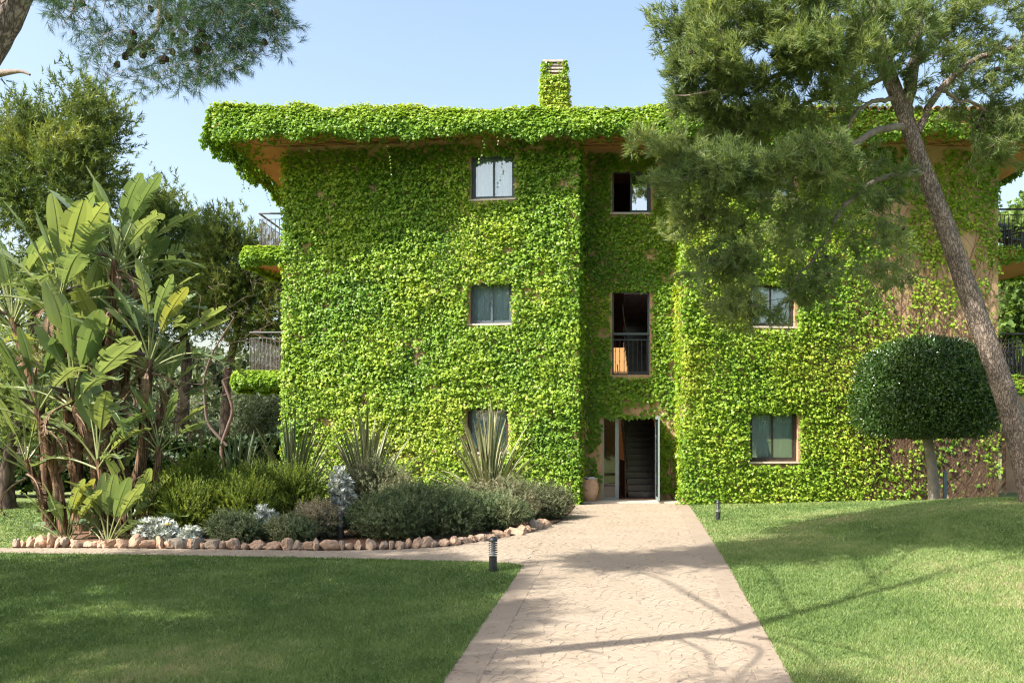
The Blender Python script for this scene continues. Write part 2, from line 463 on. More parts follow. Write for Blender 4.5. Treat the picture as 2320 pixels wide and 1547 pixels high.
M['mortar'] = concrete_mat('stamped joint', (0.225, 0.18, 0.14), (0.28, 0.23, 0.18), (0.035, 0.027, 0.022), 0.9)
M['border'] = concrete_mat('border slab concrete', (0.248, 0.20, 0.152), (0.298, 0.246, 0.19), (0.19, 0.16, 0.13))

def poly_sheet(name, poly, dz, mat, step=0.35):
    """a sheet that follows the ground inside an outline"""
    poly = np.asarray(poly)
    bm = bmesh.new()
    vs = [bm.verts.new((p[0], p[1], 0)) for p in poly]
    f = bm.faces.new(vs)
    for ax in (0, 1):
        lo, hi = poly[:, ax].min(), poly[:, ax].max()
        for c in np.arange(lo + step, hi, step):
            co = [0, 0, 0]; co[ax] = c; no = [0, 0, 0]; no[ax] = 1
            bmesh.ops.bisect_plane(bm, geom=bm.verts[:] + bm.edges[:] + bm.faces[:], plane_co=co, plane_no=no)
    for v in bm.verts: v.co.z = float(gz(v.co.x, v.co.y)) + dz
    bm.normal_update()
    for ff in bm.faces:
        if ff.normal.z < 0: ff.normal_flip()
    me = bpy.data.meshes.new(name); bm.to_mesh(me); bm.free(); me.materials.append(mat)
    return me

path = link('path', poly_sheet('path', main_all, 0.004, M['mortar']))
tag(path, 'sand coloured stamped path leading up to the door', 'path', kind='structure')
side_path = link('side_path', poly_sheet('side_path', side_poly, 0.008, M['mortar']))
tag(side_path, 'narrow sand coloured path curving left along the stone edging', 'path', kind='structure')

def fan_cobbles(x0, x1, y0, y1, W=1.15):
    """fish-scale fans of small wedge cobbles: (N,4,2) corners"""
    Rr = W / 2; out = []
    nr = 5
    for r in range(int((y1 - y0) / Rr) + 4):
        cy = y0 - Rr + r * Rr
        for i in range(int((x1 - x0) / W) + 3):
            cx = x0 - W / 2 + (i + (r % 2) / 2) * W
            for k in range(nr):
                ra, rb = Rr * k / nr, Rr * (k + 1) / nr
                rm = (ra + rb) / 2
                na = max(4, int(round(2 * PI * rm / 0.125)))
                off = random.random()
                for j in range(na):
                    t0 = (j + off) / na * 2 * PI; t1 = (j + 1 + off) / na * 2 * PI; tm = (t0 + t1) / 2
                    mx, my = cx + rm * math.cos(tm), cy + rm * math.sin(tm)
                    if math.hypot(mx - cx - Rr, my - cy + Rr) < Rr or math.hypot(mx - cx + Rr, my - cy + Rr) < Rr or my < cy - Rr * 0.55: continue
                    if abs(mx - cx) > Rr: continue
                    g = 0.0032 * random.uniform(0.4, 1.4)
                    dt = g / max(rm, 0.08)
                    a, b_ = ra + g, rb - g
                    out.append([[cx + a * math.cos(t0 + dt), cy + a * math.sin(t0 + dt)], [cx + b_ * math.cos(t0 + dt), cy + b_ * math.sin(t0 + dt)],
                                [cx + b_ * math.cos(t1 - dt), cy + b_ * math.sin(t1 - dt)], [cx + a * math.cos(t1 - dt), cy + a * math.sin(t1 - dt)]])
    return np.array(out)
def cobble_geo(c, dz):
    """bevelled low blocks from (N,4,2) corners"""
    N = len(c)
    c = c + rng.normal(0, 0.0025, c.shape)
    ctr = c.mean(1, keepdims=True)
    top = ctr + (c - ctr) * 0.955
    h = dz + rng.uniform(0.002, 0.0045, (N, 1))
    lo = np.concatenate([c, (gz(c[..., 0], c[..., 1]) + dz)[..., None]], -1)
    hi = np.concatenate([top, (gz(top[..., 0], top[..., 1]) + h + rng.normal(0, 0.0005, (N, 4)))[..., None]], -1)
    v = np.concatenate([lo, hi], 1)
    tf = np.array([[4, 5, 6, 7], [0, 1, 5, 4], [1, 2, 6, 5], [2, 3, 7, 6], [3, 0, 4, 7]])
    # keep faces turned up
    area = (c[:, 1, 0] - c[:, 0, 0]) * (c[:, 2, 1] - c[:, 0, 1]) - (c[:, 1, 1] - c[:, 0, 1]) * (c[:, 2, 0] - c[:, 0, 0])
    f = tf[None] + (np.arange(N) * 8)[:, None, None]
    f[area < 0] = f[area < 0][:, :, ::-1]
    return v, f
allc = fan_cobbles(-13.5, 3.4, 5.5, 25.2)
ctr = allc.mean(1)
inm = in_poly(ctr[:, 0], ctr[:, 1], main_inner) | (in_poly(ctr[:, 0], ctr[:, 1], main_all) & (ctr[:, 1] > YJ + .05) & (ctr[:, 0] < path_c(ctr[:, 1])))
ins = in_poly(ctr[:, 0], ctr[:, 1], side_poly) & ~in_poly(ctr[:, 0], ctr[:, 1], main_all)
cm = allc[inm]; cm = cm[np.argsort(cm.mean(1)[:, 1])]
ym = cm.mean(1)[:, 1]
vis = np.nonzero(ym > 8.15)[0][:300]
first = np.zeros(len(cm), bool); first[vis] = True
v, f = cobble_geo(cm[first], 0.004)
for k in range(len(v)):
    part('cobble', v[k], f[k] - k * 8, M['cobble'], path)
v, f = cobble_geo(cm[~first], 0.004)
part('cobbles', v.reshape(-1, 3), f.reshape(-1, 4), M['cobble'], path, kind='stuff')
v, f = cobble_geo(allc[ins], 0.008)
part('cobbles', v.reshape(-1, 3), f.reshape(-1, 4), M['cobble'], side_path, kind='stuff')
# border slabs down both sides
for side in (-1, 1):
    y = 5.2
    while y < (YJ - 0.1 if side < 0 else 24.9):
        ln = 0.86 + random.uniform(-.02, .02)
        y2 = min(y + ln, YJ if side < 0 else 25.0)
        cs = []
        for yy in (y + 0.004, y2 - 0.004):
            for w in (HALF - 0.005, HALF - 0.325):
                cs.append([path_c(yy) + side * w, yy])
        c4 = np.array([[cs[0], cs[1], cs[3], cs[2]]])
        ctr4 = c4.mean(1, keepdims=True); hi = ctr4 + (c4 - ctr4) * np.array([0.975, 0.99])
        z0 = gz(c4[..., 0], c4[..., 1]) + 0.004; z1 = gz(hi[..., 0], hi[..., 1]) + 0.009
        vv = np.concatenate([np.concatenate([c4, z0[..., None]], -1)[0], np.concatenate([hi, z1[..., None]], -1)[0]])
        ff = np.array([[4, 5, 6, 7], [0, 1, 5, 4], [1, 2, 6, 5], [2, 3, 7, 6], [3, 0, 4, 7]])
        if side > 0: ff = ff[:, ::-1]
        part('border_slab', vv, ff[:, ::-1], M['border'], path)
        y = y2

# planting bed soil
bed_back = [(0.1, 24.2), (-8.2, 25.2), (-8.6, 21.5), (-9.7, 19.2), (-9.9, 17.0)]
bed_poly = np.array([*[b for b in bed_edge[:12]], *[V(*p) for p in bed_back[::-1]]])
def bed_h(x, y): return 0.05
bed = link('planting_bed', poly_sheet('planting_bed', bed_poly, 0.03, M['soil'], 0.4))
tag(bed, 'brown soil of the planting bed below the ivy wall', 'soil', kind='structure')

# grass blades
def blades(name, n, sampler, label, t0=0.25):
    xy = sampler(n)
    x, y = xy[:, 0], xy[:, 1]
    N = len(x)
    z = gz(x, y)
    h = rng.uniform(0.022, 0.046, N) * (0.8 + 0.5 * vnoise(x * 2.2, y * 2.2, 3))
    w = rng.uniform(0.0035, 0.006, N) * np.clip(y / 9.0, 1, 2.4)
    az = rng.uniform(0, 2 * PI, N)
    lean = rng.normal(0, 0.55, (N, 2)) * h[:, None]
    dx, dy = np.cos(az) * w, np.sin(az) * w
    v = np.zeros((N, 3, 3))
    v[:, 0] = np.stack([x - dx, y - dy, z], -1); v[:, 1] = np.stack([x + dx, y + dy, z], -1)
    v[:, 2] = np.stack([x + lean[:, 0], y + lean[:, 1], z + h], -1)
    dry = fnoise(x * 0.55 + 3, y * 0.55, 5, 4)
    fine = fnoise(x * 3.1, y * 3.1, 9, 3)
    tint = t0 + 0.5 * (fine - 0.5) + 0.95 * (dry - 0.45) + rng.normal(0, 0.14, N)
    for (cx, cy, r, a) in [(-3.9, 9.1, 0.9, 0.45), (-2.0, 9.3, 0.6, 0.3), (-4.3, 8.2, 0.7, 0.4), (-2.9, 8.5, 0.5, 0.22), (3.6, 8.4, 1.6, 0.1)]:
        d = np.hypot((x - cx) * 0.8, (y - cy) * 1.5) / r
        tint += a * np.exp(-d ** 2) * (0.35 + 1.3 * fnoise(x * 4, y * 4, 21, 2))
    f = np.arange(N * 3).reshape(-1, 3)
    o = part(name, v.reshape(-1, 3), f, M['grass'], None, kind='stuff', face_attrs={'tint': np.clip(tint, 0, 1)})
    tag(o, label, 'grass')
    return o
def left_sampler(n):
    y = 7.2 * (17.0 / 7.2) ** rng.random(n)          # denser close by
    x = rng.uniform(-0.66 * y - 0.5, path_c(y) - HALF + .02)
    k = in_poly(x, y, np.array([path_pt(6, -1) + V(.018, 0), *[p for p in lawn_edge], V(-25, 10), V(-25, 6)]))
    return np.stack([x, y], -1)[k]
def right_sampler(n):
    y = 7.2 * (24.3 / 7.2) ** rng.random(n)
    x = rng.uniform(path_c(y) + HALF - .018, 0.53 * y + 0.4)
    return np.stack([x, y], -1)
def back_sampler(n):
    x = rng.uniform(-16, -8.2, n); y = rng.uniform(15.7, 25, n)
    k = (~in_poly(x, y, bed_poly)) & (~in_poly(x, y, side_poly))
    return np.stack([x, y], -1)[k]
blades('grass', 210000, left_sampler, 'short mown grass of the shaded lawn left of the path', 0.08)  # deeper green blades, tint lowered further to paint in deeper shade
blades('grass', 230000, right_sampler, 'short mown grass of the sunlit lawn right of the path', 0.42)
blades('grass', 40000, back_sampler, 'short mown grass behind the giant leaf plants at far left')

# pine litter blown onto the paving
n = 900
y = 7.6 * (24.0 / 7.6) ** rng.random(n); x = path_c(y) + HALF * np.where(rng.random(n) < .6, np.sign(rng.normal(size=n)) * (1 - np.abs(rng.normal(0, .12, n))), rng.uniform(-1, 1, n))
az = rng.uniform(0, PI, n); ln = rng.uniform(.02, .06, n); w = rng.uniform(.002, .006, n); zz = gz(x, y) + .013
d = np.stack([np.cos(az), np.sin(az)], -1); q = np.stack([-np.sin(az), np.cos(az)], -1)
c = np.stack([x, y], -1)
vv = np.stack([c - d * ln[:, None] - q * w[:, None], c - d * ln[:, None] + q * w[:, None], c + d * ln[:, None]], 1)
vv = np.concatenate([vv, np.repeat(zz[:, None, None], 3, 1)], -1); vv[:, 2, 2] += .006
M['litter'] = plain('dry pine litter', (0.13, 0.075, 0.04), (0.26, 0.17, 0.10), .9, 30)
lit = part('pine_litter', vv.reshape(-1, 3), np.arange(n * 3).reshape(-1, 3), M['litter'], None, kind='stuff')
tag(lit, 'dry needles scattered along the edges of the path', 'litter')

# ---------------------------------------------------------------- the building
D = 24.26
FL = Frame((-7.87, 25.36), (0.24, 24.26))       # left wing front
FR = Frame((3.06, 24.26), (11.95, 25.36))       # right wing front
YR = 25.46
FM = Frame((0.24, YR), (3.06, YR))              # recess between the wings
SOFF = 9.85
house = thing('apartment_building', 'three storey ochre building overgrown with bright green ivy', 'building', (2.0, 25.4, 0))

def wall(fr, s0, s1, z0, z1, holes, th=0.3, mat=None, name='wall', parent=house):
    ss = sorted({s0, s1, *[h[0] for h in holes], *[h[1] for h in holes]})
    zs = sorted({z0, z1, *[h[2] for h in holes], *[h[3] for h in holes]})
    pc = []
    def quad(a, b, c, d): pc.append((np.array([a, b, c, d]), np.array([[0, 1, 2, 3]])))
    for i in range(len(ss) - 1):
        for j in range(len(zs) - 1):
            a, b, c, d = ss[i], ss[i + 1], zs[j], zs[j + 1]
            if any(h[0] <= a + 1e-6 and b <= h[1] + 1e-6 and h[2] <= c + 1e-6 and d <= h[3] + 1e-6 for h in holes): continue
            quad(fr.pt(a, 0, c), fr.pt(b, 0, c), fr.pt(b, 0, d), fr.pt(a, 0, d))
            quad(fr.pt(b, th, c), fr.pt(a, th, c), fr.pt(a, th, d), fr.pt(b, th, d))
    for (a, b, c, d) in holes:
        quad(fr.pt(a, 0, c), fr.pt(a, 0, d), fr.pt(a, th, d), fr.pt(a, th, c))
        quad(fr.pt(b, 0, d), fr.pt(b, 0, c), fr.pt(b, th, c), fr.pt(b, th, d))
        quad(fr.pt(a, 0, d), fr.pt(b, 0, d), fr.pt(b, th, d), fr.pt(a, th, d))
        quad(fr.pt(b, 0, c), fr.pt(a, 0, c), fr.pt(a, th, c), fr.pt(b, th, c))
    for (a, b) in ((s0, 0), (s1, 1)):
        q = [fr.pt(a, 0, z0), fr.pt(a, 0, z1), fr.pt(a, th, z1), fr.pt(a, th, z0)]
        quad(*(q if b else q[::-1]))
    v, f = join(pc)
    return part(name, v, f, mat or M['plaster'], parent)

def hole(fr, x0, y0, x1, y1):
    s0, zt = fr.at(x0, y0); s1, zb = fr.at(x1, y1)
    return (s0, s1, zb, zt)
lw = [hole(FL, 1067, 350, 1166, 449), hole(FL, 1064, 640, 1160, 732), hole(FL, 1057, 920, 1152, 1024)]
rw = [hole(FR, 1699, 352, 1802, 450), hole(FR, 1697, 640, 1801, 740), hole(FR, 1699, 931, 1808, 1045)]
def fm(x0, y0, x1, y1): return hole(FM, x0, y0, x1, y1)
door_h = fm(1365, 943, 1489, 1138); door_h = (door_h[0], door_h[1], 0.05, door_h[3])
french_h = fm(1387, 658, 1472, 849)
top_h = fm(1387, 385, 1475, 482)
wall(FL, 0, FL.L, -0.4, SOFF + .04, lw)
wall(FR, 0, FR.L, -0.4, SOFF + .04, rw)
wall(FM, 0.002, FM.L - .002, -0.4, SOFF + .04, [door_h, french_h, top_h])
wall(Frame((-7.87, 33), (-7.87, 25.362)), 0, 7.62, -0.4, SOFF + .04, [])
wall(Frame((11.95, 25.362), (11.95, 33)), 0, 7.62, -0.4, SOFF + .04, [])
wall(Frame((0.243, 24.262), (0.243, 29.3)), 0, 5.03, -0.4, SOFF + .04, [], th=0.22)      # hall side of the left wing
wall(Frame((3.057, 29.3), (3.057, 24.262)), 0, 5.03, -0.4, SOFF + .04, [], th=0.22)
wall(Frame((0.24, 29.3), (-7.6, 29.3)), 0, 7.8, -0.4, SOFF + .04, [], th=0.2)
wall(Frame((11.7, 29.3), (3.06, 29.3)), 0, 8.6, -0.4, SOFF + .04, [], th=0.2)
wall(Frame((-7.6, 32.6), (11.7, 32.6)), 0, 19.3, -0.4, SOFF + .04, [], th=0.3, mat=M['orange_wall'], name='courtyard_wall')
wall(Frame((12.3, 29.6), (19, 29.6)), 0, 6.7, -0.4, 3.3, [(0.5, 1.9, 0.1, 2.4), (3, 4.4, 0.1, 2.4)], name='terrace_wall')

# roof: soffit slab, fascia, low hipped tiles
XE0, XE1, YE, YB = -9.28, 13.55, 23.76, 34.0
slabs = join([box(XE0, XE1, YE, 29.35, SOFF, 10.28), box(XE0, -5.0, 29.35, YB, SOFF, 10.28), box(9.0, XE1, 29.35, YB, SOFF, 10.28), box(-5, 9, 32.5, YB, SOFF, 10.28)])
roof = part('roof', np.array([[XE0 - .05, YE - .05, 10.283], [XE1 + .05, YE - .05, 10.283], [XE1 - 3, 26.8, 11.05], [XE0 + 3, 26.8, 11.05], [XE0 - .05, 29.3, 10.283], [XE1 + .05, 29.3, 10.283]]),
            [np.array([[0, 1, 2, 3], [3, 2, 5, 4]]), np.array([[0, 3, 4], [1, 5, 2]])], M['tile'], house)
part('soffit', slabs[0], slabs[1], M['soffit'], roof)
# barrel tiles along the eave where the ivy leaves them bare
def tile_geo():
    a = np.linspace(PI, 0, 7); o = []
    for (y, r) in ((0, .105), (.42, .085)):
        for rr in (r, r - .015):
            o.append(np.stack([rr * np.cos(a), np.full(7, y), rr * np.sin(a)], -1))
    v = np.concatenate(o)
    f = []
    for i in range(6):
        f += [[i, i + 1, 14 + i + 1, 14 + i], [7 + i + 1, 7 + i, 21 + i, 21 + i + 1], [i, 7 + i, 7 + i + 1, i + 1]]
    return mesh_np('roof_tile', v, np.array(f)[:, ::-1], M['tile'], smooth=False)
tile_me = tile_geo()
for i in range(48):
    o = link('roof_tile', tile_me, roof)
    o.location = (2.6 + i * 0.232, YE - 0.12 + random.uniform(-.015, .015), 10.292 + random.uniform(-.004, .006))
    o.rotation_euler = (0.22, random.uniform(-.03, .03), random.uniform(-.03, .03))

# chimney
ch = part('chimney', *join([box(-0.74, -0.14, 26.6, 27.25, 10.7, 12.40), box(-.72, -.66, 26.62, 26.68, 12.40, 12.74), box(-.22, -.16, 26.62, 26.68, 12.40, 12.74),
                            box(-.72, -.66, 27.17, 27.23, 12.40, 12.74), box(-.22, -.16, 27.17, 27.23, 12.40, 12.74)]), M['plaster'], roof)
for k in range(3):
    z = 12.45 + k * 0.10
    part('chimney_slat', *box(-.70, -.18, 26.58, 27.22, z, z + 0.05), M['chimney_slat'], roof)
part('chimney_cap', *box(-.78, -.10, 26.54, 27.3, 12.74, 12.80), M['chimney_slat'], roof)

# windows
def sash_window(fr, h, fm_mat, glass, curtain=True, open_left=False, sill=True, label=None):
    s0, s1, z0, z1 = h
    d0, d1 = 0.12, 0.18; w = 0.055
    fv = join([fr.box(s0, s1, d0, d1, z1 - w, z1), fr.box(s0, s1, d0, d1, z0, z0 + w), fr.box(s0, s0 + w, d0, d1, z0 + w, z1 - w), fr.box(s1 - w, s1, d0, d1, z0 + w, z1 - w)])
    win = part('window', *fv, fm_mat, house)
    if label: win['label'] = label
    m = (s0 + s1) / 2; sw = 0.05
    for k, (a, b) in enumerate(((s0 + w, m + .025), (m - .025, s1 - w))):
        if open_left and k == 0: continue
        dd = d0 + .012 + k * 0.026
        part('sash', *join([fr.box(a, b, dd, dd + .022, z1 - w - sw, z1 - w), fr.box(a, b, dd, dd + .022, z0 + w, z0 + w + sw), fr.box(a, a + sw, dd, dd + .022, z0 + w + sw, z1 - w - sw), fr.box(b - sw, b, dd, dd + .022, z0 + w + sw, z1 - w - sw)]), fm_mat, win)
        part('pane', *fr.box(a + sw - .003, b - sw + .003, dd + .008, dd + .014, z0 + w + sw - .003, z1 - w - sw + .003), glass, win)
    if sill: part('sill', *fr.box(s0 - .06, s1 + .06, -.05, .115, z0 - .05, z0 - .002), M['sill'], win)
    if curtain:
        n = 60
        ss = np.linspace(s0 - .1, s1 + .1, n)
        dd = 0.225 + 0.018 * np.sin(ss * 31) + 0.012 * np.sin(ss * 67 + 1)
        lo = np.array([fr.pt(s, d, z0 - .05) for s, d in zip(ss, dd)]); hi = np.array([fr.pt(s, d, z1 + .05) for s, d in zip(ss, dd)])
        i = np.arange(n - 1)
        part('curtain', np.concatenate([lo, hi]), np.stack([i, i + 1, n + i + 1, n + i], -1), M['curtain'], win, smooth=True)
    return win
for h in lw[:2]: sash_window(FL, h, M['frame'], M['glass'])
sash_window(FL, lw[2], M['brown_frame'], M['glass'])
sash_window(FR, rw[0], M['frame'], M['glass'])
sash_window(FR, rw[1], M['brown_frame'], M['glass'])
sash_window(FR, rw[2], M['brown_frame'], M['glass'])
sash_window(FM, top_h, M['frame'], M['mirror_glass'], curtain=False, open_left=True, label='window with its left half slid open')
# tall french window: dark frame, rail, iron balusters
s0, s1, z0, z1 = french_h
fw = part('window', *join([FM.box(s0, s1, .12, .18, z1 - .05, z1), FM.box(s0, s0 + .05, .12, .18, z0, z1 - .05), FM.box(s1 - .05, s1, .12, .18, z0, z1 - .05), FM.box(s0, s1, .12, .18, z0 - .0, z0 + .04)]), M['frame'], house)
fw['label'] = 'tall open french window with an iron railing'
rail = part('railing', *FM.box(s0 + .002, s1 - .002, .05, .10, z0 + 1.12, z0 + 1.18), M['frame'], house)
for zz in (.98, .06): part('rail', *FM.box(s0 + .002, s1 - .002, .065, .085, z0 + zz, z0 + zz + .02), M['frame'], rail)
def baluster_mesh(h, r=0.009, mat='iron', name='baluster'):
    zz = np.array([0, .30, .33, .36, .62, .65, .68, 1.0]) * h
    rr = np.array([1, 1, 1.9, 1, 1, 1.9, 1, 1]) * r
    v, f = tube(np.stack([0 * zz, 0 * zz, zz], -1), rr, 6)
    return mesh_np(name, v, f, M[mat], smooth=True)
bal = baluster_mesh(0.90)
for k in range(8):
    o = link('baluster', bal, rail); p = FM.pt(s0 + .09 + (s1 - s0 - .18) * k / 7, .075, z0 + .08); o.location = tuple(p)

# entrance door: fixed light on the left, mullion, open leaf on the right
s0, s1, z0, z1 = door_h
dr = part('door', *join([FM.box(s0, s1, .10, .16, z1 - .05, z1), FM.box(s0, s0 + .05, .10, .16, z0, z1 - .05), FM.box(s0 + .36, s0 + .46, .10, .17, z0, z1 - .05), FM.box(s0 + .05, s0 + .36, .10, .16, z0, z0 + .06)]), M['door_frame'], house)
dr['label'] = 'glazed entrance door standing open'
part('pane', *FM.box(s0 + .05, s0 + .36, .125, .133, z0 + .06, z1 - .05), M['door_glass'], dr)
part('door_leaf', *join([FM.box(s1 - .055, s1 - .01, -.82, .10, z0 + .02, z0 + .10), FM.box(s1 - .055, s1 - .01, -.82, .10, z1 - .09, z1 - .01), FM.box(s1 - .055, s1 - .01, .03, .10, z0 + .10, z1 - .09), FM.box(s1 - .055, s1 - .01, -.82, -.75, z0 + .10, z1 - .09)]), M['door_frame'], dr)
part('pane', *FM.box(s1 - .036, s1 - .03, -.75, .03, z0 + .10, z1 - .09), M['door_glass'], dr)
part('door_handle', *join([FM.box(s1 - .10, s1 - .056, -.72, -.70, z0 + .98, z0 + 1.0), FM.box(s1 - .11, s1 - .095, -.73, -.69, z0 + .80, z0 + 1.2)]), M['iron'], dr)
step = part('doorstep', *box(0.26, 3.04, 24.72, YR - .002, -.2, .05), M['sill'], house)
step['label'] = 'low pale doorstep'

# stair hall behind the door
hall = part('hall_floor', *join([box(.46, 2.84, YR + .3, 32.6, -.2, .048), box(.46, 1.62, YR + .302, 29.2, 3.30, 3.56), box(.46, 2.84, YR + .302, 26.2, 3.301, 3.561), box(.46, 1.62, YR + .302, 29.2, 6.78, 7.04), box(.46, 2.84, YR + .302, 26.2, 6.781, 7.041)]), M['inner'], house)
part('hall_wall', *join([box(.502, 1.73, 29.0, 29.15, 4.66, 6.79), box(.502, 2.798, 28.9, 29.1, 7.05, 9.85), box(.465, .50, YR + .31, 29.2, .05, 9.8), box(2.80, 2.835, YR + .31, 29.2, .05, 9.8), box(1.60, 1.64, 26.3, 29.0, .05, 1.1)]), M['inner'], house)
for fl in (0, 1):
    st = None
    for i in range(20):
        z = .05 + 3.5 * fl + i * .175; y = 26.35 + i * .285
        v, f = box(1.70, 2.78, y, y + .33, z, z + .174)
        if st is None:
            st = part('staircase', *tubes([(np.array([[1.68, 26.4, .9 + 3.5 * fl], [1.68, 32.0, 4.35 + 3.5 * fl]]), [.02, .02])], 6), M['iron'], house)
        part('step', v, f, M['stair'], st)

# balconies on the two ends
def balcony(side, ztop, xw, w, ylen, y0, rail_x, rail_h, mat):
    """rounded slab on the end wall with an iron railing; side -1 left, +1 right"""
    a = np.linspace(0, PI / 2, 14)
    xs = xw + side * w * np.cos(a) ** 0.8; ys = y0 + 0.35 + (ylen - .35) * np.sin(a)
    pl = [(xw, y0), (xw + side * w * .92, y0), (xw + side * w, y0 + .12)] + list(zip(xs, ys)) + [(xw, y0 + ylen)]
    n = len(pl)
    v = np.array([[x, y, ztop - .30] for x, y in pl] + [[x, y, ztop] for x, y in pl])
    i = np.arange(n); j = (i + 1) % n
    sidef = np.stack([i, j, n + j, n + i], -1)
    if side < 0: sidef = sidef[:, ::-1]
    b = part('balcony', v, [sidef, np.array([np.arange(n)]), np.array([np.arange(n, 2 * n)])], M['soffit'], house)
    # railing along front and outer side
    rx = rail_x; yF = y0 + .10; yB = y0 + ylen * .72
    ang = np.linspace(0, PI / 2, 8)
    pts = [(xw + side * .02, yF), (rx, yF)] + [(rx - side * .25 * (1 - math.cos(t)) * 1.0, yF + .0 + (yB - yF) * (.6 + .4 * math.sin(t))) for t in ang]
    pts = np.array(pts)
    def rl(z, r): return tube(np.column_stack([pts, np.full(len(pts), z)]), np.full(len(pts), r), 6)
    rg = part('railing', *rl(ztop + rail_h, .028), mat, house)
    for zz in (ztop + rail_h - .16, ztop + .06): part('rail', *rl(zz, .010), mat, rg)
    bme = baluster_mesh(rail_h - .2, .011, 'iron_weathered' if mat == M['iron_weathered'] else 'iron')
    seg = np.linalg.norm(np.diff(pts, axis=0), axis=1); cum = np.concatenate([[0], np.cumsum(seg)])
    for s in np.arange(.03, cum[-1], .118):
        x = np.interp(s, cum, pts[:, 0]); y = np.interp(s, cum, pts[:, 1])
        o = link('baluster', bme, rg); o.location = (x, y, ztop + .05)
    return pl
bal_pl = [balcony(-1, 7.06, -7.87, 1.22, 4.2, 25.5, -8.72, 1.02, M['iron_weathered']),
          balcony(-1, 3.58, -7.87, 1.45, 4.2, 25.5, -8.98, 1.16, M['iron_weathered']),
          balcony(1, 7.06, 11.95, 2.2, 4.6, 25.5, 13.9, 1.14, M['iron']),
          balcony(1, 3.45, 11.95, 2.2, 4.6, 25.5, 13.9, 1.25, M['iron'])]

# ---------------------------------------------------------------- ivy
IVY_V = np.array([[0, .36, .05], [0, 0, 0], [.33, .06, -.03], [.55, .42, -.07], [.27, .56, -.01], [0, 1, -.12], [-.27, .56, -.01], [-.55, .42, -.07], [-.33, .06, -.03]])
IVY_F = np.array([[0, i, i + 1 if i < 8 else 1] for i in range(1, 9)])
IVY_V2 = IVY_V[[0, 1, 3, 4, 5, 6, 7]]
IVY_F2 = np.array([[0, i, i + 1 if i < 6 else 1] for i in range(1, 7)])

def ivy_leaves(pos, nrm, size, tint, flatm=None, up_tilt=(0.62, 0.30), spin=0.75, flat=0.42):
    """leaves that hang tip down and turn their faces out and up"""
    N = len(pos)
    t = rng.normal(up_tilt[0], up_tilt[1], (N, 1))
    if flatm is not None: t = np.where(flatm[:, None], t * .35, t)
    up = np.tile(V(0, 0, 1), (N, 1))
    n = norm(nrm * np.cos(t) + up * np.sin(t) + rng.normal(0, flat, (N, 3)))
    tip = -up + nrm * 0.35 + np.stack([rng.normal(0, spin, N), rng.normal(0, spin * .5, N), rng.normal(0, .2, N)], -1)
    tip = norm(tip - (tip * n).sum(-1, keepdims=True) * n)
    rot = frames(tip, n)
    v, f = scatter(IVY_V2, IVY_F2, pos, rot, size)
    return v, f, np.repeat(tint, len(IVY_F2))

def ivy_obj(label, chunks, stems=None, loc=(0, 0, 0)):
    t = thing('climbing_ivy', label, 'ivy', loc, 'ivy on the building')
    pos = np.concatenate([c[0] for c in chunks]); nrm = np.concatenate([c[1] for c in chunks])
    size = np.concatenate([c[2] for c in chunks]); tint = np.clip(np.concatenate([c[3] for c in chunks]), 0, 1)
    fl = np.concatenate([c[4] if len(c) > 4 else np.zeros(len(c[0]), bool) for c in chunks])
    v, f, ti = ivy_leaves(pos, nrm, size, tint, fl)
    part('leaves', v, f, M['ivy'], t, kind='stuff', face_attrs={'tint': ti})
    if stems:
        v, f = tubes(stems, 3)
        part('stems', v, f, M['stem'], t, kind='stuff')
    return t

def ivy_wall(fr, s0, s1, z0, z1, per_m2, dens, holes, bulge=0.10, seed=1, margin=0.05, tint0=0.5, d0=0.02):
    n = int((s1 - s0) * (z1 - z0) * per_m2)
    s = rng.uniform(s0, s1, n); z = rng.uniform(z0, z1, n)
    p = np.clip(dens(s, z), 0, 1)
    k = rng.random(n) < p
    for (a, b, c, d) in holes:
        mg = margin * (1.2 + 2.2 * (fnoise(s * 3, z * 3, seed + 40, 2) - .5))
        k &= ~((s > a - mg) & (s < b + mg) & (z > c - mg * .6 - .04) & (z < d + mg * .3 - .10 * fnoise(s * 6, z * 0, seed + 3, 2)))
    s, z, p = s[k], z[k], p[k]
    N = len(s)
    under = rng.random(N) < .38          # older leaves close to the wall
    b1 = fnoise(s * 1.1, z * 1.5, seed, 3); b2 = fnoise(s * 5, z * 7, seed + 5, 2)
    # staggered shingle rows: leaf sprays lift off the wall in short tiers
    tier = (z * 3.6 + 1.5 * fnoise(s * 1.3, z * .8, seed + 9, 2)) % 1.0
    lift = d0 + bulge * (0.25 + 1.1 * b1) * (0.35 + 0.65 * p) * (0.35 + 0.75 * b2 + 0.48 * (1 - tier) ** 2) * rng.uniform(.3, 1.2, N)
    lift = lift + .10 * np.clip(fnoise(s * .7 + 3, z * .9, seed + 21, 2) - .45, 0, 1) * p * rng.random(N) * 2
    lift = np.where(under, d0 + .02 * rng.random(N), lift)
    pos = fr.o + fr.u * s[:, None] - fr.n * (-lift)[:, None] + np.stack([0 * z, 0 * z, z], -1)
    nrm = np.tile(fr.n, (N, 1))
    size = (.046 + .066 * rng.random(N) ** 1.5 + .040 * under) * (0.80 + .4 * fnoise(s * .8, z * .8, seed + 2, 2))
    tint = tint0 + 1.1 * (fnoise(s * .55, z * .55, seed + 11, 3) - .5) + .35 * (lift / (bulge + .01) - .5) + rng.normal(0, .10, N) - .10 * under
    return pos, nrm, size, tint, under

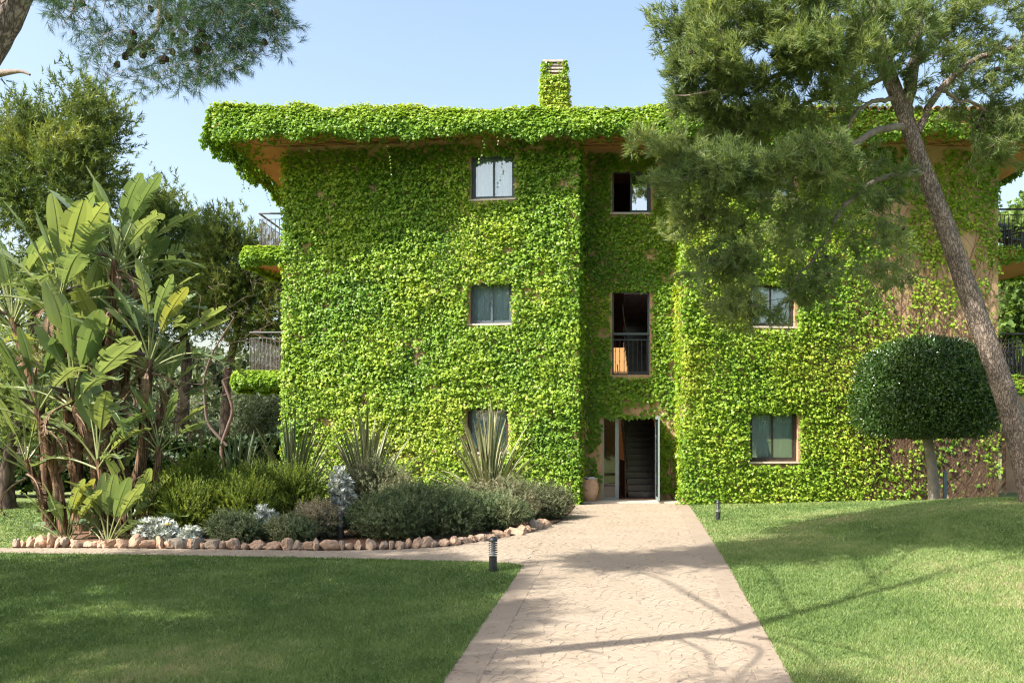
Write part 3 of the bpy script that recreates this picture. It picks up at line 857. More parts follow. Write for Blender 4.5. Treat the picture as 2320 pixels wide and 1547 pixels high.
def wall_stems(fr, n, s0, s1, zmax, seed, lean=0.0, r=.008, z0=0.0, holes=()):
    out = []
    for k in range(n):
        s = random.uniform(s0, s1); z = z0; pts = []; dirn = random.gauss(lean, .45)
        H = random.uniform(.35, 1.0) * (zmax - z0)
        while z < z0 + H and s0 - .3 < s < s1 + .3 and len(pts) < 60:
            pts.append(fr.pt(s, -.008 - .012 * random.random(), z))
            if any(a - .1 < s < b + .1 and c - .1 < z < d + .1 for a, b, c, d in holes): break
            stp = random.uniform(.12, .26)
            s += stp * math.sin(dirn); z += stp * math.cos(dirn); dirn = dirn * .92 + random.gauss(0, .22)
            if abs(dirn) > 1.2: dirn *= .7
        if len(pts) > 3: out.append((np.array(pts), np.linspace(r * random.uniform(.6, 1.8), r * .4, len(pts))))
    return out

# left wing: dense everywhere, thin just under the soffit
def dens_left(s, z):
    d = np.where(z > 9.2, 0.95 - (z - 9.2) * 0.9 + .6 * (fnoise(s * 2, z * 2.5, 31, 3) - .5), 1.0)
    d = d - np.where(fnoise(s * 1.6, z * 2.2, 77, 3) < 0.25, 0.7, 0)
    return d
c1 = ivy_wall(FL, -0.10, FL.L + .04, -.1, 9.75, 930, dens_left, lw, 0.21, 1, 0.025)
# rounded leafy corners
fls = Frame((-7.87, 27.2), (-7.87, 25.36))
c1b = ivy_wall(fls, 0, fls.L + .1, -.1, 9.7, 300, lambda s, z: .55 + .7 * (s / 1.84) - np.where((np.abs(z - 6.4) < 1.3), .5, 0), [], 0.14, 2)
fin = Frame((0.243, 24.262), (0.243, YR))
c1c = ivy_wall(fin, -.08, fin.L, -.1, 9.75, 340, lambda s, z: 0 * s + .95, [], 0.14, 4)
ivy_obj('dense bright green ivy covering the left wing of the building', [c1, c1b, c1c], wall_stems(FL, 110, 0, FL.L, 9.8, 1, holes=lw) + wall_stems(FL, 60, 0.1, FL.L - .1, 9.83, 1, z0=8.4, holes=lw), (-3.8, 24.6, 0))

def dens_mid(s, z):
    return np.where(fnoise(s * 1.5 + 9, z * 1.9, 51, 3) < 0.31, 0.12, 0.98) - np.where(z > 8.9, (z - 8.9) * .55, 0) - np.where((s < .42) & (fnoise(s * 4, z * 1.1, 5, 2) > .6), .5, 0)
c2 = ivy_wall(FM, 0.0, FM.L, .25, 9.75, 900, dens_mid, [door_h, french_h, top_h], 0.09, 6, 0.05, tint0=.42)
ivy_obj('shaded ivy around the door and stair windows in the recess', [c2], wall_stems(FM, 60, 0, FM.L, 9.8, 3, holes=[door_h, french_h, top_h]), (1.6, 25.3, 0))

# right wing: dense at its left edge, thinning to bare plaster and stems at the right
def dens_right(s, z):
    n = fnoise(s * 1.0 + 4, z * 1.25, 61, 4)
    th = np.clip((s - 2.9) / 3.2, 0, 1)
    top = np.clip((z - 5.6 + (s - 4) * .12) / 2.5, 0, 1) * np.clip((s - 3) / 2.5, 0, 1)
    low = np.clip((1.6 - z) / 1.6, 0, 1) * np.clip((s - 2.6) / 1.5, 0, 1)
    thr = .16 + .36 * th + .09 * low - .13 * top
    inside = 1.0 - .80 * th - .02 * low + .34 * top
    d = np.where(n > thr, inside, .035 + .12 * (1 - th)) * np.where(n > thr + .10, 1.0, .8)
    return d
c3 = ivy_wall(FR, -0.06, FR.L + .05, -.05, 9.75, 880, dens_right, rw, 0.18, 8, 0.04, tint0=.62)
fir = Frame((3.057, YR), (3.057, 24.262))
c3b = ivy_wall(fir, 0, fir.L + .1, -.05, 9.75, 340, lambda s, z: 0 * s + .95, [], 0.14, 9, tint0=.62)
st3 = wall_stems(FR, 380, 2.2, FR.L - .05, 9.7, 5, lean=.1, holes=rw) + wall_stems(FR, 60, 5.2, FR.L, 4.5, 6, lean=.55, r=.011, holes=rw)
# the old main vine trunk splitting near the ground
for k in range(7):
    s = 5.15 + random.gauss(0, .10); pts = []; dr_ = random.gauss(0, .16); z = -.1
    for q in range(26):
        pts.append(FR.pt(s, -.03 - .02 * random.random(), z)); z += .17; s += .17 * dr_ + random.gauss(0, .025)
        dr_ = dr_ * .9 + random.gauss(.03, .06)
    st3.append((np.array(pts), np.linspace(.035, .010, 26)))
ivy_obj('patchy yellow green ivy with bare stems on the right wing', [c3, c3b], st3, (7.4, 24.8, 0))

# eave: thick ruff along the front edge, hanging fringe below
def ruff(p0, p1, outn, n, seed, zt=10.42, drop=0.62, thick=0.30, back=0.7, dens=None):
    p0, p1 = V(*p0, 0), V(*p1, 0); L = np.linalg.norm(p1 - p0); u = (p1 - p0) / L; on = V(*outn, 0)
    s = rng.uniform(0, L, n); q = rng.random(n)
    if dens is not None:
        k = rng.random(n) < dens(s); s, q = s[k], q[k]
    N = len(s)
    b = fnoise(s * 1.6, q * 3, seed, 3); b1 = fnoise(s * .9, 0 * s, seed + 1, 3); b2 = fnoise(s * 2.3, 0 * s, seed + 2, 2)
    # profile: q<.35 top of the roof edge; q>.35 face going down
    a = np.clip((q - .30) / .70, 0, 1)
    out = np.where(q < .30, -back * (1 - q / .30), thick * np.sin(np.clip(a * 1.9, 0, PI * .8)) * (.45 + .8 * b))
    dz = np.where(q < .30, .05 * rng.random(N) + .06 * (b1 - .5) - .06 * (1 - q / .3), -a * drop * (.72 + .30 * b1 + .55 * (b2 - .4)))
    z = zt + .16 * (b1 - .5) + .14 * (b2 - .5) + dz + rng.normal(0, .03, N)
    pos = p0 + u * s[:, None] + on * (out + rng.normal(0, .03, N))[:, None]; pos[:, 2] = z
    ang = np.where(q < .30, 1.2, 1.0 - 1.5 * a)
    nrm = norm(on[None] * np.cos(ang)[:, None] + V(0, 0, 1)[None] * np.sin(ang)[:, None] + .0)
    size = rng.uniform(.065, .115, N)
    tint = .72 - .45 * a + .45 * (b - .5) + rng.normal(0, .13, N) + np.where(q < .36, .18, 0)  # light from above painted into the tint: yellower top, darker below
    return pos, nrm, size, tint
e1 = ruff((XE0 + .05, YE), (5.2, YE), (0, -1), 30000, 3, drop=.88, thick=.28)
e1b = ruff((5.2, YE), (XE1, YE), (0, -1), 11000, 4, thick=.26, drop=.9, dens=lambda s: np.clip(.85 - s * .09 + .8 * (fnoise(s * 1.1, 0 * s, 8, 2) - .5), .12, 1))
e2 = ruff((XE0, YE - .1), (XE0, 31.5), (-1, 0), 13000, 5, drop=1.0)
e3 = ruff((XE1, YE), (XE1, 31.5), (1, 0), 7000, 6)
# soffit: thin sprays under the overhang
def soffit_patch(n, seed, x0, x1):
    x = rng.uniform(x0, x1, n); y = rng.uniform(YE, 26.6, n)
    edge = np.exp(-(y - YE) / .5) + np.exp(-(x - XE0) / .45) * .9
    k = (rng.random(n) < np.clip(edge * .8 + .5 * (fnoise(x * 2, y * 3, seed, 3) - .55), 0, 1))
    x, y = x[k], y[k]; N = len(x)
    pos = np.stack([x, y, SOFF - .01 - rng.random(N) * .08], -1)
    nrm = norm(np.stack([0 * x, 0 * x - .8, 0 * x - .5], -1))
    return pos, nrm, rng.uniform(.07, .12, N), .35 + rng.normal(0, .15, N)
e4 = soffit_patch(18000, 12, XE0, XE1)
tend = []; tpos = []
for k in range(18):
    x = random.uniform(-9.1, 5) if k > 5 else random.uniform(-9.4, -8.9); y = YE - random.uniform(.02, .22) if k > 5 else random.uniform(24.3, 27.5)
    p = V(x, y, 9.75); pts = [p]
    for q in range(random.choice([3, 4, 5, 6, 9, 12])):
        p = p + V(random.gauss(0, .03), random.gauss(0, .03), -.09); pts.append(p); tpos.append(p)
    tend.append((np.array(pts), np.full(len(pts), .004)))
tp = np.array(tpos)
e5 = (tp, np.tile(V(0, -1, 0), (len(tp), 1)), rng.uniform(.05, .085, len(tp)), rng.uniform(.1, .45, len(tp)))
sst = list(tend)
for k in range(170):       # stems fanning over the soffit
    x = random.uniform(XE0 + .2, XE1 - .2); y = random.uniform(24.0, 25.5); d = random.choice([0, PI]) + random.gauss(0, .3)
    if x < -7.9: y = random.uniform(24, 29); d = random.gauss(-.5, .4)
    pts = []
    for q in range(random.randint(6, 22)):
        pts.append([x, y, SOFF - .012 - .01 * random.random()]); x += .14 * math.cos(d); y += .14 * math.sin(d); d += random.gauss(0, .18)
        if not (XE0 < x < XE1 and YE < y): break
    if len(pts) > 3: sst.append((np.array(pts), np.linspace(.009, .004, len(pts))))
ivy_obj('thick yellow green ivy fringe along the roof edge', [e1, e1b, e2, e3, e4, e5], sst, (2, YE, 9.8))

# chimney
cc = []
for a, b in (((-.74, 26.6), (-.14, 26.6)), ((-.14, 26.6), (-.14, 27.25)), ((-.74, 27.25), (-.74, 26.6))):
    fr = Frame(a, b); cc.append(ivy_wall(fr, -.06, fr.L + .06, 10.6, 12.80, 800, lambda s, z: np.where(z > 12.4, np.where((np.abs(s - .31) < .22), .05, .85), 1.0), [], .11, 14, tint0=.5))
ivy_obj('ivy wrapped round the chimney on the roof', cc, None, (-.4, 27, 10.7))

# balcony rims
names = ['ivy hanging from the upper balcony at the left end', 'ivy hanging from the lower balcony at the left end', 'thin ivy below the upper balcony at the right end', 'thin ivy below the lower balcony at the right end']
for k, pl in enumerate(bal_pl):
    zt = (7.06, 3.58, 7.06, 3.45)[k]
    ch_ = []
    pl2 = pl if k < 2 else pl
    for i in range(len(pl2) - 1):
        a, b = V(*pl2[i], 0), V(*pl2[i + 1], 0); L = np.linalg.norm(b - a)
        if L < .02: continue
        u = (b - a) / L; on = V(u[1], -u[0], 0) * (1 if k > 1 else -1)
        if on[1] > 0.2 and i == 0: on = -on
        n = int(L * (1300 if k < 2 else 260)); s = rng.random(n)
        q = rng.random(n); bb = fnoise((a[0] + a[1]) * 2 + s * L * 2.5, q * 2, 30 + k, 3)
        pos = a + u * (s * L)[:, None] + on * (.02 + (.30 if k < 2 else .18) * bb * np.sin(np.clip(q * 3, 0, PI)))[:, None]
        pos[:, 2] = zt + .10 - q * (.36 + .30 * bb)
        ang = .9 - 1.3 * q
        nrm = norm(on[None] * np.cos(ang)[:, None] + V(0, 0, 1)[None] * np.sin(ang)[:, None])
        ch_.append((pos, nrm, rng.uniform(.075, .13, n), .70 - .4 * q + rng.normal(0, .14, n)))  # tint falls from rim to fringe, painting in light from above
    # sparse leaves creeping over the underside
    n = 500 if k < 2 else 150
    xx = rng.uniform(min(p[0] for p in pl), max(p[0] for p in pl), n); yy = rng.uniform(25.5, 29.4, n)
    kk = in_poly(xx, yy, np.array(pl)) & (fnoise(xx * 2, yy * 2, 5 + k, 2) > .5)
    xx, yy = xx[kk], yy[kk]
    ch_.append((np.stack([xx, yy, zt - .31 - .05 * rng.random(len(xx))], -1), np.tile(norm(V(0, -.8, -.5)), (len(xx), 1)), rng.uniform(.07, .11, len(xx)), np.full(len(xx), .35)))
    ivy_obj(names[k], ch_, None, (pl[1][0], pl[1][1], zt - .3))

# ---------------------------------------------------------------- trees
def needle_template(n, length, width, axis_len, spread=0.75, seed=0):
    """a shoot along +Y: thin needles all round an axis"""
    r = np.random.default_rng(seed)
    v, f = [], []
    for i in range(n):
        t = (i + r.random()) / n
        a = r.uniform(0, 2 * PI); o = V(0, t * axis_len, 0)
        sp = spread * r.uniform(.6, 1.25) * (1.1 - .5 * t)
        d = V(math.cos(a) * math.sin(sp), math.cos(sp), math.sin(a) * math.sin(sp))
        w = np.cross(d, norm(r.normal(size=3))); w = norm(w) * width / 2
        L = length * r.uniform(.7, 1.15)
        b = len(v)
        v += [o - w, o + w, o + d * L]; f.append([b, b + 1, b + 2])
    return np.array(v), np.array(f)

def grow(root_pts, root_r, tips, order_from, seg=0.3, sag=0.12, kink=0.05, rmin=0.005, rk=0.010):
    """join every tip to the nearest branch already there; returns (lines, tip directions)"""
    nodes = [np.asarray(root_pts, float)]; rad = [np.asarray(root_r, float)]
    nodes = np.concatenate(nodes); rad = np.concatenate(rad)
    cap = len(nodes) + len(tips) * 8
    NB = np.zeros((cap, 3)); RB = np.zeros(cap); NB[:len(nodes)] = nodes; RB[:len(nodes)] = rad; m = len(nodes)
    order = np.argsort(np.linalg.norm(tips - np.asarray(order_from), axis=1))
    lines, dirs = [], np.zeros_like(tips)
    for i in order:
        t = tips[i]
        d2 = ((NB[:m] - t) ** 2 * V(1, 1, 1.3)).sum(1)
        j = int(np.argmin(d2)); p = NB[j]; d = math.sqrt(d2[j])
        k = max(2, min(7, int(d / seg) + 1))
        s = np.linspace(0, 1, k + 1)[:, None]
        pts = p + (t - p) * s
        pts[:, 2] -= sag * d * (np.sin(s[:, 0] * PI)) * random.uniform(-.4, 1.2)
        pts[1:-1] += rng.normal(0, kink * min(d, 1.5), (k - 1, 3))
        r0 = min(RB[j] * .75, rmin + rk * d); r = np.linspace(r0, rmin * .8, k + 1)
        lines.append((pts, r)); dirs[i] = pts[-1] - pts[-2]
        n = k
        if m + n < cap:
            NB[m:m + n] = pts[1:]; RB[m:m + n] = r[1:]; m += n
    return lines, norm(dirs)

def blob_pts(c, r, n, shell=0.55, clump=7, cr=0.15):
    m = max(2, n // clump)
    d = norm(rng.normal(size=(m, 3)))
    rad = (shell + (1 - shell) * rng.random(m)) ** 0.8
    q = np.asarray(c) + d * np.asarray(r) * rad[:, None]
    return np.repeat(q, clump, 0) + rng.normal(0, 1, (m * clump, 3)) * V(1.25, 1.25, .8) * cr

def shoots(tips, dirs, per, tpl, size, up=0.5, jitter=0.12, spread=0.7):
    N = len(tips)
    pos = np.repeat(tips, per, 0) + rng.normal(0, jitter, (N * per, 3))
    d = norm(np.repeat(dirs, per, 0) + V(0, 0, up) + rng.normal(0, spread, (N * per, 3)))
    rot = frames(d, rng.normal(size=d.shape))
    sc_ = rng.uniform(size[0], size[1], N * per)
    v, f = scatter(tpl[0], tpl[1], pos, rot, sc_)
    return v, f, pos

def cone_mesh():
    bm = bmesh.new(); bmesh.ops.create_icosphere(bm, subdivisions=2, radius=1)
    for v in bm.verts:
        k = 1 + .16 * math.sin(v.co.z * 9 + math.atan2(v.co.y, v.co.x) * 5)
        v.co = Vector((v.co.x * .03 * k * (1 - .25 * v.co.z), v.co.y * .03 * k * (1 - .25 * v.co.z), v.co.z * .042))
    me = bpy.data.meshes.new('pine_cone'); bm.to_mesh(me); bm.free(); me.materials.append(M['cone'])
    return me
CONE = cone_mesh()
def cones(parent, pts, s=1.0):
    for p in pts:
        o = link('pine_cone', CONE, parent); o.location = tuple(p)
        o.rotation_euler = (random.uniform(-.8, .8), random.uniform(-.8, .8), random.uniform(0, 6)); o.scale = (s * random.uniform(.8, 1.2),) * 3

def smooth_path(pts, n):
    pts = np.asarray(pts, float)
    t = np.concatenate([[0], np.cumsum(np.linalg.norm(np.diff(pts, axis=0), axis=1))]); q = np.linspace(0, t[-1], n)
    o = np.stack([np.interp(q, t, pts[:, i]) for i in range(3)], -1)
    for _ in range(2): o[1:-1] = .25 * o[:-2] + .5 * o[1:-1] + .25 * o[2:]
    return o

def trunk_geo(pts, r0, r1, n=40, sides=14, wob=.035, flare=.25):
    p = smooth_path(pts, n)
    r = np.linspace(r0, r1, n) * (1 + flare * np.exp(-np.arange(n) / 3.0))
    return (*tube(p, r, sides, wob=wob), p, r)

# --- the leaning pine on the right
YP = 17.5
pine = thing('pine_tree', 'leaning pine with a thick grey trunk in front of the right wing', 'tree', (*P(2338, 1150, YP)[:2], float(gz(P(2338, 1150, YP)[0], YP))))
tp_ = [P(2352, 1190, YP), P(2325, 1060, YP), P(2290, 930, YP), P(2245, 800, YP), P(2200, 680, YP), P(2165, 580, YP), P(2130, 480, YP), P(2090, 380, YP), P(2060, 290, YP), P(2040, 235, YP), P(2005, 150, YP), P(1985, 60, YP), P(1972, -60, YP), P(1960, -190, YP)]
v, f, tpth, trad = trunk_geo(tp_, .245, .105, 60, 16, .03, .1)
part('trunk', v, f, M['bark'], pine, smooth=True)
limb_def = [([(2052, 262), (2062, 200), (2072, 120), (2085, 0), (2098, -130)], .14, .06, 0),
            ([(2080, 300), (2105, 240), (2150, 180), (2215, 130), (2320, 102), (2420, 90)], .075, .03, -.6),
            ([(2055, 290), (2015, 287), (1975, 300), (1920, 335), (1850, 372), (1740, 392), (1600, 402), (1510, 372), (1478, 330)], .075, .018, -2.0),
            ([(2092, 398), (2050, 390), (2010, 398), (1955, 425), (1905, 470), (1860, 560), (1800, 640)], .07, .018, -1.2),
            ([(2030, 228), (1990, 225), (1940, 250), (1890, 330)], .05, .02, -.8),
            ([(2000, 140), (1930, 130), (1840, 140), (1740, 180), (1640, 210), (1570, 215)], .08, .02, -1.0),
            ([(1990, 70), (1900, 40), (1780, 60), (1660, 80), (1540, 60)], .08, .02, -.3),
            ([(1980, -20), (1880, -60), (1740, -60), (1600, -30)], .08, .02, .6),
            ([(2010, 170), (1950, 200), (1850, 225), (1750, 262), (1680, 275)], .055, .016, .5),
            ([(2120, 200), (2180, 230), (2260, 260), (2330, 300)], .04, .015, .3)]
nodes_, nrad = [tpth[30:]], [trad[30:] * .5]
for k, (pp, r0, r1, dy) in enumerate(limb_def):
    q = smooth_path([P(a, b, YP + dy * i / (len(pp) - 1)) for i, (a, b) in enumerate(pp)], 22)
    q[1:-1] += rng.normal(0, .02, (20, 3))
    r = np.linspace(r0, r1, 22)
    v, f = tube(q, r, 9, wob=.03)
    part('limb', v, f, M['bark'] if k < 2 else M['bark_fine'], pine, smooth=True)
    nodes_.append(q[4:]); nrad.append(r[4:])
nodes_ = np.concatenate(nodes_); nrad = np.concatenate(nrad)
def bl(px, py, dy, rx, ry, rz, n):
    Y = YP + dy; k = Y / FPX
    return blob_pts(P(px, py, Y), (rx * k, rz, ry * k), n, .35)
dense = [bl(1570, 60, -.5, 85, 80, .8, 90), bl(1680, 40, -.6, 110, 90, 1.2, 150), bl(1640, 150, -.8, 110, 80, 1.0, 130), bl(1590, 215, -.5, 85, 55, .8, 75),
         bl(1800, 20, -.9, 110, 80, 1.3, 140), bl(1790, 140, -1.0, 120, 80, 1.2, 130), bl(1900, 90, -1.2, 100, 100, 1.0, 120), bl(1700, 250, -.6, 130, 50, .9, 90),
         bl(1930, 200, -1.0, 70, 60, .8, 40), bl(1500, 50, -.2, 22, 55, .3, 14), bl(1850, 250, .3, 110, 55, .9, 60), bl(1660, 300, .0, 90, 30, .5, 40),
         bl(1650, -120, .2, 160, 90, 1.5, 110), bl(1880, -140, .2, 180, 100, 1.8, 140), bl(2060, -160, 0, 140, 90, 1.6, 90),
         bl(1487, 335, -2.0, 16, 26, .22, 10), bl(1530, 385, -1.9, 45, 45, .45, 40), bl(1600, 400, -1.8, 75, 55, .6, 70), bl(1700, 400, -1.7, 95, 60, .7, 85), bl(1810, 370, -1.6, 105, 50, .7, 85), bl(1890, 345, -1.4, 60, 32, .5, 35),
         bl(2200, -170, .6, 160, 90, 1.8, 110), bl(2380, -120, .8, 150, 100, 1.8, 110), bl(2300, -320, 1.5, 200, 100, 2.0, 120), bl(2050, -340, 1.0, 200, 100, 2.0, 110), bl(2430, 120, 1.2, 100, 110, 1.6, 80),
         bl(2010, 30, -1.0, 60, 60, .8, 35), bl(2060, 130, -.9, 60, 60, .7, 28)]
sparse = [bl(1610, 490, -1.4, 70, 40, .7, 63), bl(1640, 600, -1.2, 90, 55, .7, 70), bl(1700, 690, -1.2, 90, 35, .6, 63), bl(1760, 530, -1.0, 110, 70, .9, 63), bl(1880, 460, -.9, 90, 60, .8, 49), bl(1830, 640, -.8, 110, 50, .8, 49), bl(1990, 560, -.4, 100, 70, .8, 35), bl(2000, 430, -.4, 70, 60, .8, 35), bl(2060, 620, .2, 100, 40, .8, 21),
          bl(2180, 60, -.2, 120, 80, 1.2, 112), bl(2270, 170, 0, 80, 90, 1.2, 84), bl(2150, 190, .2, 80, 70, .9, 49), bl(2290, 330, .3, 80, 60, 1.0, 63), bl(2190, 290, .8, 90, 50, .8, 42), bl(2120, -60, 0, 140, 60, 1.4, 70), bl(2330, 20, .2, 100, 100, 1.4, 98), bl(1960, 130, .8, 70, 110, .8, 40), bl(2260, 290, .5, 70, 50, .8, 24)]
dense += [blob_pts(c, r, n, .35) for c, r, n in [((4.6, 22.2, 13.4), (1.6, .8, 1.1), 110), ((6.5, 22.4, 14.0), (1.6, .8, 1.2), 110), ((3.0, 22.0, 13.2), (1.2, .8, .8), 50), ((5.4, 20.4, 13.6), (1.5, 1.0, .9), 80)]]
dense = np.concatenate(dense); sparse = np.concatenate(sparse)
tips = np.concatenate([dense, sparse])
lines, dirs = grow(nodes_, nrad, tips, tpth[48], .3, .10, .05, .0085, .013)
v, f = tubes(lines, 4)
part('twigs', v, f, M['bark_fine'], pine, kind='stuff')
SHOOT = needle_template(11, .12, .0165, .15, .8, 1)
nd = len(dense)
out = dirs * .6 + norm(tips - V(*P(1900, 200, YP + .6))) * .4
v1, f1, p1 = shoots(tips[:nd], out[:nd], 13, SHOOT, (.8, 1.25), .6, .04, .55)
v2, f2, p2 = shoots(tips[nd:], out[nd:], 11, SHOOT, (.7, 1.15), .35, .04, .6)
v, f = join([(v1, f1), (v2, f2)])
pp_ = np.concatenate([p1, p2])
tint = np.clip(.42 + 1.0 * (fnoise(pp_[:, 0] * 1.6, pp_[:, 2] * 1.6, 4, 3) - .5) + rng.normal(0, .16, len(pp_)), 0, 1)
part('needles', v, f[0], M['needle'], pine, kind='stuff', face_attrs={'tint': np.repeat(tint, 11)})
ci = rng.choice(nd, 26, replace=False); cs_ = rng.choice(np.arange(nd, len(tips)), 34, replace=False)
cones(pine, np.concatenate([tips[ci], tips[cs_]]) + rng.normal(0, .05, (60, 3)), 1.15)

# --- the near pine at upper left, its crown above the frame
YN = 6.7
np_base = V(-5.75, YN, float(gz(-5.75, YN)))
npine = thing('pine_tree', 'near pine with bark trunk and hanging cone branches at the upper left', 'tree', np_base)
tq = [np_base - V(0, 0, .3), V(-5.6, YN, 1.0), V(-5.15, YN, 2.6), P(-75, 200, YN), P(5, 60, YN), P(75, -90, YN), P(150, -260, YN), V(-3.6, YN + .6, 8.0), V(-3.1, YN + 1.2, 9.6)]
v, f, tpn, trn = trunk_geo(tq, .20, .03, 70, 18, .04, .35)
part('trunk', v, f, M['bark'], npine, smooth=True)
stub = smooth_path([P(-10, 168, YN), P(30, 163, YN - .12), P(55, 160, YN - .16), P(68, 170, YN - .17)], 10)
part('dead_stub', *tube(stub, np.linspace(.03, .008, 10), 7), M['bark_fine'], npine, smooth=True)
nl = [([(95, -120), (230, -150), (330, -110), (362, -20), (362, 60), (350, 88), (310, 108), (285, 130)], .03, .009, -1.3),
      ([(330, -115), (420, -120), (500, -70), (560, -20), (600, 40)], .03, .008, -1.0),
      ([(80, -100), (150, -90), (180, -30), (160, 40)], .025, .006, -1.2),
      ([(420, -118), (560, -160), (680, -140)], .025, .010, -.8)]
nn, nr_ = [], []
for k, (pp, r0, r1, dy) in enumerate(nl):
    q = smooth_path([P(a, b, YN + dy * i / (len(pp) - 1)) for i, (a, b) in enumerate(pp)], 22)
    r = np.linspace(r0, r1, 22); v, f = tube(q, r, 7, wob=.03)
    part('limb', v, f, M['bark_fine'], npine, smooth=True); nn.append(q[3:]); nr_.append(r[3:])
up_limbs = [([tpn[50], V(-4.6, 9.0, 8.3), V(-5.6, 10.6, 9.2)], .028), ([tpn[55], V(-2.6, 9.6, 9.0), V(-1.2, 11.2, 9.6)], .028), ([tpn[60], V(-4.0, 10.4, 9.8), V(-3.6, 12.6, 10.6)], .028), ([tpn[58], V(-2.0, 8.4, 9.0), V(-.4, 9.0, 9.6)], .024), ([tpn[45], V(-6.0, 8.6, 8.0), V(-7.4, 9.8, 8.6)], .03)]
unn, unr = [tpn[45:]], [trn[45:] * .5]
for q, r0 in up_limbs:
    q = smooth_path(q, 16); r = np.linspace(r0, .02, 16); part('limb', *tube(q, r, 7, wob=.03), M['bark_fine'], npine, smooth=True); unn.append(q[3:]); unr.append(r[3:])
env = np.array([(92, -60), (100, 30), (150, 75), (205, 90), (198, 150), (215, 192), (300, 188), (395, 203), (500, 172), (560, 150), (600, 112), (640, 110), (672, 78), (640, 20), (655, -60)])
cand = rng.uniform((80, -60), (690, 215), (4600, 2))
kk = in_poly(cand[:, 0], cand[:, 1], env)
# airy on the left, denser to the right and the top
keep = rng.random(len(cand)) < np.clip(.30 + .55 * sstep((cand[:, 0] - 330) / 170) + .25 * (cand[:, 1] < 20), 0, 1) * np.where((cand[:, 0] > 200) & (cand[:, 0] < 330) & (cand[:, 1] < 75), .45, 1)
cand = cand[kk & keep][:800]
ntips = np.array([P(a, b, 5.5 + random.gauss(0, .2)) for a, b in cand])
lines, dirs = grow(np.concatenate(nn), np.concatenate(nr_), ntips, P(330, -150, YN), .12, -.02, .07, .0022, .006)
v, f = tubes(lines, 4)
part('twigs', v, f, M['bark_fine'], npine, kind='stuff')
SHOOTN = needle_template(24, .085, .0034, .07, .85, 3)
v, f, p1 = shoots(ntips, dirs, 3, SHOOTN, (.52, .84), -.05, .035, .45)
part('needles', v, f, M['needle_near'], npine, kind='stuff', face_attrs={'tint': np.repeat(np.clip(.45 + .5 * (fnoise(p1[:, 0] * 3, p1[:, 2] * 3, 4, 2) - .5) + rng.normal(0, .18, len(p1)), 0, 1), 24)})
cpx = [(300, 75), (304, 80), (287, 96), (302, 98), (297, 110), (293, 118), (326, 110), (325, 124), (343, 107), (283, 128), (266, 146), (375, 133), (368, 137), (391, 118), (386, 40), (366, 49), (385, 47), (390, 76), (380, 36), (415, 72), (421, 76), (448, 84), (460, 80), (462, 88), (448, 115), (460, 104), (468, 107), (341, 20), (186, 6), (430, 60), (600, 96), (628, 32), (455, 72)]
cones(npine, [P(a, b, 5.5 + random.gauss(0, .1)) for a, b in cpx], .60)
# crown over the frame: throws the dappled shade on path and lawn
SHOOTB = needle_template(12, .16, .016, .22, .8, 5)
ub = [blob_pts(c, r, n, .4) for c, r, n in [((-4.8, 10.2, 9.6), (1.5, 1.2, .7), 130), ((-2.6, 10.8, 10.2), (1.6, 1.2, .7), 170), ((-.9, 11.4, 10.0), (1.4, .9, .6), 120), ((-3.4, 12.3, 10.6), (1.8, .9, .7), 130), ((-6.6, 9.4, 9.0), (1.3, 1.0, .6), 80), ((-1.2, 9.0, 9.8), (.8, .5, .4), 14), ((.6, 12.2, 10.6), (1.2, .9, .5), 80), ((-1.6, 9.7, 10.0), (1.6, .7, .6), 100), ((.2, 10.4, 10.4), (1.3, .8, .5), 80)]]
ut = np.concatenate(ub)
lines, dirs = grow(np.concatenate(unn), np.concatenate(unr), ut, tpn[60], .35, .05, .05, .007, .012)
part('twigs', *tubes(lines, 4), M['bark_fine'], npine, kind='stuff')
v, f, p1 = shoots(ut, dirs, 24, SHOOTB, (.9, 1.4), .4, .22, .7)
part('needles', v, f, M['needle_near'], npine, kind='stuff', face_attrs={'tint': np.repeat(np.clip(.5 + rng.normal(0, .2, len(p1)), 0, 1), 12)})

